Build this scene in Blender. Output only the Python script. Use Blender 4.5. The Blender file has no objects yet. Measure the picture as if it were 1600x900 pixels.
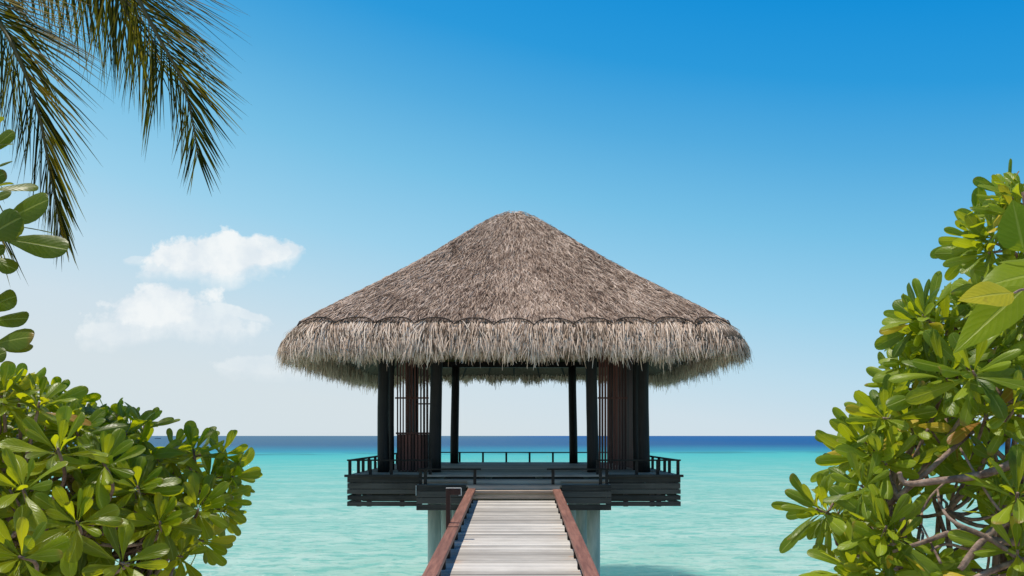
import bpy, math, random
import numpy as np
from mathutils import Vector, Matrix

S = bpy.context.scene
COL = S.collection
R = math.radians
rng = np.random.default_rng(11)
random.seed(5)

# ------------------------------------------------------------------ camera
F = 1280.0            # focal length in photograph pixels (1600 wide)
VX, HY = 803.0, 681.0
EYE = 3.1             # metres above the sea
cam = bpy.data.cameras.new('camera')
cam.sensor_width = 36.0
cam.lens = 36.0 * F / 1600.0
cam.shift_x = -(VX - 800.0) / 1600.0
cam.shift_y = (HY - 450.0) / 1600.0
cam.clip_start = 0.05
cam.clip_end = 90000.0
cam_o = bpy.data.objects.new('camera', cam)
COL.objects.link(cam_o)
cam_o.location = (0, 0, EYE)
cam_o.rotation_euler = (R(90), 0, 0)
S.camera = cam_o


def P(px, py, Z):
    """a place in the world: bearing (px, py) and distance Z ahead"""
    return np.array([(px - VX) / F * Z, Z, EYE - (py - HY) / F * Z])


# ------------------------------------------------------------------ sun, sky, exposure
SUN_DIR = Vector((-0.24, 0.045, 0.93)).normalized()      # towards the sun
SUN_EL = math.asin(SUN_DIR.z)
SUN_AZ = math.atan2(SUN_DIR.x, SUN_DIR.y)
sun = bpy.data.lights.new('sun', 'SUN')
sun.energy = 5.0
sun.angle = R(0.5)
sun.color = (1.0, 0.925, 0.81)
sun_o = bpy.data.objects.new('sun', sun)
COL.objects.link(sun_o)
sun_o.rotation_euler = SUN_DIR.to_track_quat('Z', 'Y').to_euler()
sun_o.location = (-10, 0, 40)

S.view_settings.view_transform = 'Standard'
S.view_settings.look = 'None'
S.view_settings.exposure = 0.0
S.view_settings.gamma = 1.0
S.view_settings.use_curve_mapping = False


class NT:
    """small node-tree writer"""
    def __init__(s, nt):
        s.nt = nt
        nt.nodes.clear()

    def n(s, typ, **kw):
        nd = s.nt.nodes.new(typ)
        for k, v in kw.items():
            setattr(nd, k, v)
        return nd

    def put(s, sock, v):
        if isinstance(v, bpy.types.NodeSocket):
            s.nt.links.new(v, sock)
        elif v is not None:
            if isinstance(v, (tuple, list)) and len(v) == 3 and sock.type == 'RGBA':
                v = (*v, 1.0)
            sock.default_value = v

    def m(s, op, a, b=None, c=None, clamp=False):
        nd = s.n('ShaderNodeMath', operation=op, use_clamp=clamp)
        s.put(nd.inputs[0], a)
        if b is not None: s.put(nd.inputs[1], b)
        if c is not None: s.put(nd.inputs[2], c)
        return nd.outputs[0]

    def step(s, x, a, b, lo=0.0, hi=1.0):
        nd = s.n('ShaderNodeMapRange', interpolation_type='SMOOTHSTEP')
        s.put(nd.inputs[0], x)
        for i, v in enumerate((a, b, lo, hi)):
            s.put(nd.inputs[i + 1], v)
        return nd.outputs[0]

    def mix(s, f, a, b, typ='MIX'):
        nd = s.n('ShaderNodeMix', data_type='RGBA', blend_type=typ)
        s.put(nd.inputs['Factor'], f)
        s.put(nd.inputs[6], a)
        s.put(nd.inputs[7], b)
        return nd.outputs[2]

    def ramp(s, f, pts, interp='LINEAR'):
        nd = s.n('ShaderNodeValToRGB')
        cr = nd.color_ramp
        cr.interpolation = interp
        while len(cr.elements) < len(pts):
            cr.elements.new(0.5)
        for e, (p, c) in zip(cr.elements, pts):
            e.position = p
            e.color = (*c, 1.0)
        s.put(nd.inputs[0], f)
        return nd.outputs[0]

    def noise(s, vec, scale=5.0, detail=4.0, rough=0.55, dist=0.0, out=0):
        nd = s.n('ShaderNodeTexNoise')
        if vec is not None: s.put(nd.inputs['Vector'], vec)
        nd.inputs['Scale'].default_value = scale
        nd.inputs['Detail'].default_value = detail
        nd.inputs['Roughness'].default_value = rough
        nd.inputs['Distortion'].default_value = dist
        return nd.outputs[out]

    def mapping(s, vec, scale=(1, 1, 1), rot=(0, 0, 0), loc=(0, 0, 0)):
        nd = s.n('ShaderNodeMapping')
        s.put(nd.inputs[0], vec)
        nd.inputs['Location'].default_value = loc
        nd.inputs['Rotation'].default_value = rot
        nd.inputs['Scale'].default_value = scale
        return nd.outputs[0]

    def bump(s, h, strength=0.3, dist=0.02):
        nd = s.n('ShaderNodeBump')
        nd.inputs['Strength'].default_value = strength
        nd.inputs['Distance'].default_value = dist
        s.put(nd.inputs['Height'], h)
        return nd.outputs[0]


def srgb(r, g, b):
    return tuple(((c / 255.0 / 12.92) if c / 255.0 <= 0.04045 else ((c / 255.0 + 0.055) / 1.055) ** 2.4) for c in (r, g, b))


W = bpy.data.worlds.new('World')
S.world = W
W.use_nodes = True
t = NT(W.node_tree)
geo = t.n('ShaderNodeTexCoord')
dirv = geo.outputs['Generated']
sep = t.n('ShaderNodeSeparateXYZ'); t.put(sep.inputs[0], dirv)
dx, dy, dz = sep.outputs
sky = t.n('ShaderNodeTexSky', sky_type='NISHITA')
sky.sun_disc = False
sky.sun_elevation = SUN_EL
sky.sun_rotation = SUN_AZ
sky.air_density = 1.0
sky.dust_density = 0.6
sky.ozone_density = 2.0
# the air is deeper blue away from the sun and paler towards the horizon
el = t.m('ADD', dz, t.m('MULTIPLY', t.m('ADD', dx, -0.06), 0.185))
el = t.m('ADD', el, t.m('MULTIPLY', t.noise(dirv, 1.6, 2.0, 0.5), 0.02))
SKY_PTS = [(0.0, srgb(214, 226, 232)), (0.06, srgb(208, 225, 235)), (0.125, srgb(188, 220, 237)),
           (0.20, srgb(156, 210, 237)), (0.29, srgb(119, 193, 231)), (0.37, srgb(82, 172, 224)), (0.44, srgb(40, 154, 220)),
           (0.52, srgb(0, 141, 216)), (0.60, srgb(0, 124, 202)), (0.8, srgb(8, 90, 165))]
tint = t.ramp(el, SKY_PTS)
tint10 = t.n('ShaderNodeVectorMath', operation='SCALE'); t.put(tint10.inputs[0], tint); tint10.inputs[3].default_value = 10.0
skyc = t.mix(0.97, sky.outputs[0], tint10.outputs[0])
# clouds: a few small fair-weather cumulus at fixed bearings
iy = t.m('MAXIMUM', dy, 0.05)
cu = t.m('DIVIDE', dx, iy)
cv = t.m('DIVIDE', dz, iy)
cvec = t.n('ShaderNodeCombineXYZ'); t.put(cvec.inputs[0], cu); t.put(cvec.inputs[1], cv)
n1 = t.noise(cvec.outputs[0], 24.0, 10.0, 0.60)
n2 = t.noise(cvec.outputs[0], 7.0, 5.0, 0.5)
front = t.step(dy, 0.05, 0.3)
total = None
CL = [  # bearing, half sizes (photo px), softness, strength, tilt
    (335, 410, 105, 40, 1.0, 0.0), (395, 402, 78, 30, 0.95, 0.10), (300, 408, 80, 24, 0.75, 0.25), (445, 396, 36, 20, 0.8, 0.1),
    (250, 488, 95, 44, 0.9, 0.1), (300, 500, 120, 40, 0.55, -0.18), (370, 490, 60, 13, 0.6, -0.25), (205, 520, 80, 26, 0.5, 0.1),
    (420, 574, 85, 20, 0.30, 0.0), (215, 408, 22, 8, 0.35, 0.0)]
for (px, py, rx, ry, st, tl) in CL:
    ux = t.m('SUBTRACT', cu, (px - VX) / F)
    uy = t.m('SUBTRACT', cv, (HY - py) / F)
    uy = t.m('SUBTRACT', uy, t.m('MULTIPLY', ux, tl))
    ex = t.m('DIVIDE', ux, rx / F)
    # flatter below, billowing above
    ey = t.m('DIVIDE', uy, ry / F)
    r2 = t.m('SQRT', t.m('ADD', t.m('MULTIPLY', ex, ex), t.m('MULTIPLY', ey, ey)))
    q = t.m('SUBTRACT', 1.05, r2)
    q = t.m('ADD', q, t.m('MULTIPLY', t.m('SUBTRACT', n1, 0.5), 1.7))
    q = t.m('ADD', q, t.m('MULTIPLY', t.m('SUBTRACT', n2, 0.5), 0.9))
    soft = t.step(ey, -0.9, 0.3, 1.0, 0.20)          # wide, soft fade at the base, crisp crown
    d = t.m('MULTIPLY', t.m('DIVIDE', q, soft, clamp=True), st)
    total = d if total is None else t.m('MAXIMUM', total, d)
cl_f = t.m('MULTIPLY', total, front, clamp=True)
cl_f = t.m('POWER', cl_f, 0.85)
cl_sh = t.step(n1, 0.35, 0.65)
cloudc = t.mix(cl_sh, tuple(10 * c for c in srgb(228, 236, 242)), tuple(10 * c for c in srgb(247, 250, 250)))
skyc = t.mix(t.m('MULTIPLY', cl_f, 0.93), skyc, cloudc)
bg = t.n('ShaderNodeBackground')
bg.inputs['Strength'].default_value = 0.1
t.put(bg.inputs[0], skyc)
wo = t.n('ShaderNodeOutputWorld')
t.nt.links.new(bg.outputs[0], wo.inputs[0])


# ------------------------------------------------------------------ materials
def material(name):
    m = bpy.data.materials.new(name)
    m.use_nodes = True
    return m, NT(m.node_tree)


def finish(t, base, rough=0.6, normal=None, spec=0.5, transl=None, transl_f=0.0, extra=None):
    b = t.n('ShaderNodeBsdfPrincipled')
    t.put(b.inputs['Base Color'], base)
    t.put(b.inputs['Roughness'], rough)
    t.put(b.inputs['Specular IOR Level'], spec)
    if normal is not None: t.put(b.inputs['Normal'], normal)
    out = t.n('ShaderNodeOutputMaterial')
    sh = b.outputs[0]
    if transl is not None:
        tr = t.n('ShaderNodeBsdfTranslucent')
        t.put(tr.inputs[0], transl)
        if normal is not None: t.put(tr.inputs['Normal'], normal)
        mx = t.n('ShaderNodeMixShader')
        t.put(mx.inputs[0], transl_f)
        t.nt.links.new(sh, mx.inputs[1]); t.nt.links.new(tr.outputs[0], mx.inputs[2])
        sh = mx.outputs[0]
    t.nt.links.new(sh, out.inputs[0])
    return b


def island(t):
    return t.n('ShaderNodeNewGeometry').outputs['Random Per Island']


def wood(name, dark, light, grain=(1.5, 30, 30), rough=0.75, spec=0.3, var=0.25, bumps=0.35):
    """weathered boards: grain runs along the axis with the smallest scale"""
    m, t = material(name)
    tc = t.n('ShaderNodeTexCoord').outputs['Object']
    isl = island(t)
    off = t.n('ShaderNodeVectorMath', operation='ADD')
    sc = t.n('ShaderNodeVectorMath', operation='SCALE'); sc.inputs[0].default_value = (37.0, 91.0, 53.0); t.put(sc.inputs[3], isl)
    t.put(off.inputs[0], tc); t.put(off.inputs[1], sc.outputs[0])
    g = t.noise(t.mapping(off.outputs[0], grain), 1.0, 6.0, 0.65, 0.4)
    blot = t.noise(off.outputs[0], 2.2, 4.0, 0.6)
    f = t.m('ADD', t.m('MULTIPLY', g, 0.9), t.m('MULTIPLY', t.m('SUBTRACT', blot, 0.5), 0.5))
    f = t.m('ADD', f, t.m('MULTIPLY', t.m('SUBTRACT', isl, 0.5), var * 2))
    c = t.mix(t.step(f, 0.15, 0.8), dark, light)
    h = t.m('ADD', g, t.m('MULTIPLY', blot, 0.3))
    finish(t, c, rough, t.bump(h, bumps, 0.01), spec)
    return m


M = {}
def rust(m):
    nt = m.node_tree
    b = next(n for n in nt.nodes if n.type == 'BSDF_PRINCIPLED')
    src = b.inputs['Base Color'].links[0].from_socket
    h = NT.__new__(NT); h.nt = nt
    tc = h.n('ShaderNodeTexCoord').outputs['Object']
    sp_ = h.n('ShaderNodeSeparateXYZ'); h.put(sp_.inputs[0], tc)
    edge = h.step(h.m('ABSOLUTE', sp_.outputs[0]), 0.50, 0.74)
    nz = h.noise(h.mapping(tc, (2.0, 5.5, 1)), 1.0, 4.0, 0.6)
    grey = h.noise(h.mapping(tc, (0.9, 0.7, 1)), 1.0, 5.0, 0.65)
    c = h.mix(h.m('MULTIPLY', h.m('MULTIPLY', edge, h.step(nz, 0.58, 0.68)), 0.55), src, (0.42, 0.20, 0.09))
    c = h.mix(h.step(grey, 0.42, 0.70, 0.0, 0.35), c, (0.27, 0.255, 0.235))
    h.put(b.inputs['Base Color'], c)


M['boards'] = wood('weathered_boards', (0.29, 0.265, 0.235), (0.56, 0.525, 0.475), (0.7, 26, 26), 0.8, 0.25, 0.26)
rust(M['boards'])
M['deck'] = wood('deck_boards', (0.23, 0.168, 0.125), (0.56, 0.425, 0.33), (0.7, 26, 26), 0.7, 0.3, 0.25)
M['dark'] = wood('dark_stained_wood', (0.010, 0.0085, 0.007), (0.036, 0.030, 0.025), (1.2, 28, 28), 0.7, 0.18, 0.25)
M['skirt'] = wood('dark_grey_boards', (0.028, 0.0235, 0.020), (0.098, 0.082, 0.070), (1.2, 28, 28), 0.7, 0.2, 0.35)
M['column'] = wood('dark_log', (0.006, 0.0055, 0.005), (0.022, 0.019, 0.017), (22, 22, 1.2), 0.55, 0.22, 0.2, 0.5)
M['slat'] = wood('red_brown_slats', (0.035, 0.012, 0.008), (0.15, 0.052, 0.036), (24, 24, 1.0), 0.6, 0.35, 0.3)
M['beam'] = wood('olive_roof_boards', (0.10, 0.085, 0.03), (0.20, 0.17, 0.07), (1.0, 20, 20), 0.75, 0.3, 0.3)

# handrail: red-brown, worn pale along its edges and flecked
m, t = material('handrail_wood')
tc = t.n('ShaderNodeTexCoord').outputs['Object']
g = t.noise(t.mapping(tc, (30, 1.2, 30)), 1.0, 6.0, 0.65, 0.3)
fl = t.noise(t.mapping(tc, (9, 5, 9)), 3.0, 6.0, 0.7)
pt = t.noise(tc, 0.9, 3.0, 0.6)
c = t.mix(t.step(g, 0.25, 0.75), (0.125, 0.046, 0.030), (0.30, 0.135, 0.092))
c = t.mix(t.m('MULTIPLY', t.step(fl, 0.64, 0.72), t.step(pt, 0.45, 0.62)), c, (0.46, 0.34, 0.28))
c = t.mix(t.step(pt, 0.35, 0.75, 0.0, 0.35), c, (0.10, 0.045, 0.032))
finish(t, c, 0.55, t.bump(t.m('ADD', g, t.m('MULTIPLY', fl, 0.6)), 0.35, 0.008), 0.4)
M['rail'] = m

# concrete piles
m, t = material('painted_concrete_pile')
tc = t.n('ShaderNodeTexCoord').outputs['Object']
a = t.noise(t.mapping(tc, (4, 4, 0.8)), 1.5, 6.0, 0.6)
c = t.mix(t.step(a, 0.3, 0.7), (0.30, 0.37, 0.33), (0.54, 0.57, 0.51))
finish(t, c, 0.7, t.bump(a, 0.25, 0.01), 0.3)
M['pile'] = m

# metal edge of the stub post
m, t = material('galvanised_strip')
a = t.noise(t.n('ShaderNodeTexCoord').outputs['Object'], 40, 3)
finish(t, t.mix(a, (0.42, 0.40, 0.37), (0.66, 0.64, 0.6)), 0.5, None, 0.5)
M['strip'] = m


def thatch(name, cols, rough=0.85):
    m, t = material(name)
    isl = island(t)
    tc = t.n('ShaderNodeTexCoord').outputs['Object']
    big = t.noise(tc, 0.8, 4.0, 0.6)
    mid = t.noise(tc, 5.0, 3.0, 0.6)
    f = t.m('ADD', isl, t.m('MULTIPLY', t.m('SUBTRACT', big, 0.5), 1.0))
    f = t.m('ADD', f, t.m('MULTIPLY', t.m('SUBTRACT', mid, 0.5), 0.8))
    c = t.ramp(f, cols)
    finish(t, c, rough, None, 0.15, c, 0.12)
    return m


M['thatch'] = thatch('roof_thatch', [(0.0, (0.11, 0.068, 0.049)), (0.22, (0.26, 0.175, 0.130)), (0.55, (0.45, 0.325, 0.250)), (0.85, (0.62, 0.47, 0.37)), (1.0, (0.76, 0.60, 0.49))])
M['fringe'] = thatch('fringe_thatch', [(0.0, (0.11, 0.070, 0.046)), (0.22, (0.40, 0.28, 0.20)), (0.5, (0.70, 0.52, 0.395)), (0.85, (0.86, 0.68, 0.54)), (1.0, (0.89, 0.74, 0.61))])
m, t = material('packed_thatch')
tc = t.n('ShaderNodeTexCoord').outputs['Object']
a = t.noise(tc, 14, 6, 0.7)
finish(t, t.mix(a, (0.07, 0.05, 0.036), (0.20, 0.15, 0.11)), 0.9, t.bump(a, 0.8, 0.03), 0.1)
M['packed'] = m
m, t = material('tarred_cord')
a = t.noise(t.n('ShaderNodeTexCoord').outputs['Object'], 60, 2)
finish(t, t.mix(a, (0.030, 0.022, 0.018), (0.075, 0.055, 0.045)), 0.8, None, 0.2)
M['cord'] = m


def leafmat(name, lo, hi, yellow, tr, rough=0.34, spec=0.45, tf=0.36, yth=0.955):
    m, t = material(name)
    uv = t.n('ShaderNodeTexCoord').outputs['UV']
    sp = t.n('ShaderNodeSeparateXYZ'); t.put(sp.inputs[0], uv)
    u, v = sp.outputs[0], sp.outputs[1]
    isl = island(t)
    tc = t.n('ShaderNodeTexCoord').outputs['Object']
    bl = t.noise(tc, 9.0, 4.0, 0.6)
    big = t.noise(tc, 1.4, 2.0, 0.5)
    f = t.m('ADD', t.m('MULTIPLY', isl, 0.7), t.m('MULTIPLY', bl, 0.3))
    c = t.mix(t.step(t.m('ADD', f, t.m('MULTIPLY', t.m('SUBTRACT', big, 0.5), 0.6)), 0.15, 0.85), lo, hi)
    c = t.mix(t.step(isl, yth, yth + 0.01), c, yellow)
    c = t.mix(t.step(isl, 0.988, 0.990), c, (0.30, 0.12, 0.03))
    av = t.m('ABSOLUTE', t.m('SUBTRACT', u, 0.5))
    # side veins, slanting away from the midrib
    vein = t.m('SINE', t.m('ADD', t.m('MULTIPLY', v, 62.0), t.m('MULTIPLY', av, -34.0)))
    veinm = t.m('MULTIPLY', t.step(vein, 0.80, 1.0), 0.16)
    mid = t.step(av, 0.018, 0.045, 1.0, 0.0)
    light = t.mix(0.55, c, (0.42, 0.46, 0.12))
    c2 = t.mix(t.m('MAXIMUM', t.m('MULTIPLY', mid, 0.85), veinm), c, light)
    spots = t.step(t.noise(tc, 34.0, 3.0, 0.6), 0.68, 0.74)
    c2 = t.mix(t.m('MULTIPLY', spots, 0.35), c2, (0.16, 0.12, 0.03))
    tipb = t.m('MULTIPLY', t.step(t.m('ADD', v, t.m('MULTIPLY', t.m('SUBTRACT', bl, 0.5), 0.5)), 0.90, 1.02), t.step(t.m('FRACT', t.m('MULTIPLY', isl, 7.0)), 0.78, 0.8))
    c2 = t.mix(t.m('MULTIPLY', tipb, 0.8), c2, (0.22, 0.10, 0.03))
    h = t.m('ADD', t.m('MULTIPLY', vein, 0.05), t.m('MULTIPLY', mid, -1.2))
    h = t.m('ADD', h, t.m('MULTIPLY', t.noise(tc, 26.0, 3.0, 0.5), 1.0))
    nrm = t.bump(h, 0.35, 0.006)
    trc = t.mix(t.m('MULTIPLY', isl, 0.5), tr, (tr[0] * 1.25, tr[1] * 1.1, tr[2]))
    finish(t, c2, rough, nrm, spec, trc, tf)
    return m


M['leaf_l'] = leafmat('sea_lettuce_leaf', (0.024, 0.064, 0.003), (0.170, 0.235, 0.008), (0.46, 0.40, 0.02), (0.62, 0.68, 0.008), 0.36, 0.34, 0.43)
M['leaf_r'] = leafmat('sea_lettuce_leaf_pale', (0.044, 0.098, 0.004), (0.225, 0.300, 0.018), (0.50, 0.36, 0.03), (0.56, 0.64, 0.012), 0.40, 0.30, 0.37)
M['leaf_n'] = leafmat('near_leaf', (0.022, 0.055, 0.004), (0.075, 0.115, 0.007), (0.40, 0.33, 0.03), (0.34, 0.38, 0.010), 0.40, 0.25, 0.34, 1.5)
M['leaf_b'] = leafmat('broad_leaf', (0.060, 0.125, 0.006), (0.16, 0.23, 0.010), (0.42, 0.38, 0.03), (0.44, 0.52, 0.012), 0.45, 0.22, 0.42, 1.5)
M['leaf_y'] = leafmat('broad_leaf_yellow', (0.36, 0.34, 0.02), (0.50, 0.44, 0.03), (0.42, 0.38, 0.03), (0.62, 0.55, 0.03), 0.45, 0.2, 0.40, 1.5)

m, t = material('bark')
tc = t.n('ShaderNodeTexCoord').outputs['Object']
a = t.noise(tc, 18, 6, 0.65)
b2 = t.noise(tc, 70, 4, 0.6)
finish(t, t.mix(t.step(a, 0.3, 0.7), (0.10, 0.062, 0.045), (0.36, 0.26, 0.21)), 0.85, t.bump(t.m('ADD', a, b2), 0.6, 0.01), 0.2)
M['bark'] = m

m, t = material('palm_leaflet')
isl = island(t)
tc = t.n('ShaderNodeTexCoord').outputs['Object']
a = t.noise(tc, 6, 4, 0.6)
f = t.m('ADD', t.m('MULTIPLY', isl, 0.8), t.m('MULTIPLY', a, 0.3))
c = t.ramp(f, [(0.0, (0.012, 0.018, 0.005)), (0.55, (0.030, 0.036, 0.007)), (0.8, (0.075, 0.062, 0.010)), (1.0, (0.18, 0.10, 0.020))])
trc = t.ramp(f, [(0.0, (0.020, 0.030, 0.003)), (0.45, (0.07, 0.075, 0.006)), (0.68, (0.26, 0.22, 0.012)), (0.85, (0.62, 0.46, 0.02)), (1.0, (0.80, 0.46, 0.04))])
finish(t, c, 0.55, None, 0.08, trc, 0.48)
M['palm'] = m
m, t = material('palm_rachis')
a = t.noise(t.n('ShaderNodeTexCoord').outputs['Object'], 12, 4)
finish(t, t.mix(a, (0.06, 0.055, 0.016), (0.17, 0.13, 0.04)), 0.5, None, 0.4)
M['rachis'] = m
m, t = material('palm_trunk')
tc = t.n('ShaderNodeTexCoord').outputs['Object']
w = t.n('ShaderNodeTexWave', wave_type='BANDS', bands_direction='Z'); t.put(w.inputs[0], tc)
w.inputs['Scale'].default_value = 3.2; w.inputs['Distortion'].default_value = 2.5; w.inputs['Detail'].default_value = 3
a = t.noise(tc, 16, 5)
finish(t, t.mix(t.m('MULTIPLY', w.outputs[1], a), (0.12, 0.10, 0.08), (0.36, 0.32, 0.27)), 0.9, t.bump(t.m('ADD', w.outputs[1], a), 0.5, 0.02), 0.2)
M['trunk'] = m

# sand
m, t = material('coral_sand')
tc = t.n('ShaderNodeTexCoord').outputs['Object']
a = t.noise(tc, 3, 6); b2 = t.noise(tc, 180, 3)
finish(t, t.mix(t.m('MULTIPLY', a, b2), (0.42, 0.37, 0.29), (0.70, 0.64, 0.54)), 0.9, t.bump(t.m('ADD', a, t.m('MULTIPLY', b2, 0.2)), 0.4, 0.05), 0.2)
M['sand'] = m

# the lagoon: pale over sand, turquoise further out, deep blue beyond the reef edge
m, t = material('lagoon_water')
pos = t.n('ShaderNodeNewGeometry').outputs['Position']
sp = t.n('ShaderNodeSeparateXYZ'); t.put(sp.inputs[0], pos)
px_, py_ = sp.outputs[0], sp.outputs[1]
wob = t.noise(t.mapping(pos, (0.010, 0.010, 1)), 1.0, 4.0, 0.55)
wob2 = t.noise(t.mapping(pos, (0.05, 0.05, 1)), 1.0, 5.0, 0.6)
dist = t.m('ADD', py_, t.m('MULTIPLY', t.m('SUBTRACT', wob, 0.5), 60.0))
dist = t.m('ADD', dist, t.m('MULTIPLY', t.m('SUBTRACT', wob2, 0.5), 14.0))
dist = t.m('ADD', dist, t.m('MULTIPLY', px_, -0.10))
ld = t.m('DIVIDE', t.m('LOGARITHM', t.m('MAXIMUM', dist, 1.0), 10.0), 4.0)   # 10 m .25, 100 m .5, 1000 m .75
lg = lambda d: math.log10(d) / 4.0
deep = t.mix(t.step(px_, -220.0, 260.0), (0.050, 0.125, 0.200), (0.004, 0.080, 0.235))
wc = t.ramp(ld, [(lg(20), (0.22, 0.44, 0.37)), (lg(33), (0.275, 0.465, 0.395)), (lg(60), (0.225, 0.445, 0.39)), (lg(100), (0.125, 0.41, 0.38)),
                 (lg(150), (0.068, 0.385, 0.375)), (lg(185), (0.060, 0.36, 0.375)), (lg(225), (0.030, 0.24, 0.33))])
wc = t.mix(t.step(ld, lg(180), lg(420)), wc, deep)
reef = t.m('MULTIPLY', t.step(ld, lg(176), lg(190)), t.step(ld, lg(196), lg(214), 1.0, 0.0))
wc = t.mix(t.m('MULTIPLY', t.m('MULTIPLY', reef, t.step(wob2, 0.40, 0.55)), 0.65), wc, (0.03, 0.17, 0.19))
# sand ripples and weed seen through the water
mo = t.noise(t.mapping(pos, (0.16, 0.30, 1)), 1.0, 6.0, 0.62, 0.6)
mo2 = t.noise(t.mapping(pos, (0.9, 1.6, 1)), 1.0, 5.0, 0.65, 0.8)
near = t.step(ld, lg(38), lg(190), 1.0, 0.0)
wc = t.mix(t.m('MULTIPLY', t.step(mo, 0.44, 0.60), t.m('MULTIPLY', near, 0.75)), wc, (0.36, 0.52, 0.455))
wc = t.mix(t.m('MULTIPLY', t.step(mo2, 0.47, 0.62), t.m('MULTIPLY', near, 0.60)), wc, (0.055, 0.335, 0.285))
# dark coral patch, with the pavilion's shadow on the water painted into it
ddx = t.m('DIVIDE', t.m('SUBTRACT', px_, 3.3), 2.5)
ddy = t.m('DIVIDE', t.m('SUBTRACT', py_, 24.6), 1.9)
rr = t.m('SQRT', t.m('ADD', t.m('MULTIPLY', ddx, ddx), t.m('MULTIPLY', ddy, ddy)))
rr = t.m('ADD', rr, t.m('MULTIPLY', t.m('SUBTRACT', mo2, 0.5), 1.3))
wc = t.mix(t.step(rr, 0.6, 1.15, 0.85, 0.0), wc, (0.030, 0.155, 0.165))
n_a = t.noise(t.mapping(pos, (0.8, 1.9, 1)), 1.0, 4.0, 0.6, 0.4)
n_b = t.noise(t.mapping(pos, (3.0, 6.0, 1)), 1.0, 4.0, 0.6, 0.3)
n_c = t.noise(t.mapping(pos, (0.10, 0.30, 1)), 1.0, 5.0, 0.65)
hh = t.m('ADD', t.m('MULTIPLY', n_a, 0.9), t.m('MULTIPLY', n_b, 0.30))
hh = t.m('ADD', hh, t.m('MULTIPLY', n_c, 1.2))
nrm_ = t.bump(hh, 0.85, 0.40)
df = t.n('ShaderNodeBsdfDiffuse'); t.put(df.inputs[0], wc); t.put(df.inputs['Normal'], nrm_)
gl = t.n('ShaderNodeBsdfGlossy'); gl.inputs['Roughness'].default_value = 0.10; t.put(gl.inputs['Normal'], nrm_)
fr = t.n('ShaderNodeFresnel'); fr.inputs['IOR'].default_value = 1.33; t.put(fr.inputs['Normal'], nrm_)
# a choppy surface never mirrors fully, even at a grazing angle
fac = t.m('MINIMUM', t.m('MULTIPLY', fr.outputs[0], 0.5), 0.11)
mx = t.n('ShaderNodeMixShader'); t.put(mx.inputs[0], fac)
t.nt.links.new(df.outputs[0], mx.inputs[1]); t.nt.links.new(gl.outputs[0], mx.inputs[2])
wout = t.n('ShaderNodeOutputMaterial'); t.nt.links.new(mx.outputs[0], wout.inputs[0])
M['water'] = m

m, t = material('boat_paint')
a = t.noise(t.n('ShaderNodeTexCoord').outputs['Object'], 2)
finish(t, t.mix(a, (0.03, 0.05, 0.10), (0.06, 0.09, 0.15)), 0.4)
M['boat'] = m
m, t = material('boat_canopy')
a = t.noise(t.n('ShaderNodeTexCoord').outputs['Object'], 2)
finish(t, t.mix(a, (0.10, 0.14, 0.22), (0.16, 0.20, 0.28)), 0.5)
M['boat_w'] = m


# ------------------------------------------------------------------ object helpers
def link(name, V, Fc, mat, parent=None, smooth=False, uv=None, loops=None, bevel=0.0, origin=None):
    """one mesh object; V in world space, stored relative to its parent (or origin)"""
    V = np.asarray(V, dtype=np.float64)
    o3 = np.zeros(3)
    if parent is not None:
        o3 = np.array(parent['_at'])
    elif origin is not None:
        o3 = np.array(origin, dtype=float)
    V = V - o3
    me = bpy.data.meshes.new(name)
    if isinstance(Fc, np.ndarray):
        n, k = Fc.shape
        me.vertices.add(len(V)); me.vertices.foreach_set('co', V.astype(np.float32).ravel())
        me.loops.add(n * k); me.loops.foreach_set('vertex_index', Fc.astype(np.int32).ravel())
        me.polygons.add(n)
        me.polygons.foreach_set('loop_start', np.arange(0, n * k, k, dtype=np.int32))
        me.polygons.foreach_set('loop_total', np.full(n, k, dtype=np.int32))
        if uv is not None:
            ul = me.uv_layers.new(name='uv')
            ul.data.foreach_set('uv', np.asarray(uv)[Fc.ravel()].astype(np.float32).ravel())
        me.update(calc_edges=True)
        me.validate()
    else:
        me.from_pydata([tuple(v) for v in V], [], [tuple(f) for f in Fc])
        me.update()
    if smooth:
        me.polygons.foreach_set('use_smooth', [True] * len(me.polygons))
    me.materials.append(mat)
    o = bpy.data.objects.new(name, me)
    COL.objects.link(o)
    if parent is not None:
        o.parent = parent
        o['_at'] = parent['_at']
    else:
        o.location = o3
        o['_at'] = tuple(o3)
    if bevel:
        bv = o.modifiers.new('bevel', 'BEVEL'); bv.width = bevel; bv.segments = 2; bv.limit_method = 'ANGLE'
    return o


def empty(name, at, label, cat, group=None):
    o = bpy.data.objects.new(name, None)
    o.empty_display_size = 0.2
    COL.objects.link(o)
    o.location = at
    o['_at'] = tuple(float(a) for a in at)
    tag(o, label, cat, group)
    return o


def tag(o, label=None, cat=None, group=None, kind=None):
    if label: o['label'] = label
    if cat: o['category'] = cat
    if group: o['group'] = group
    if kind: o['kind'] = kind
    return o


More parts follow.
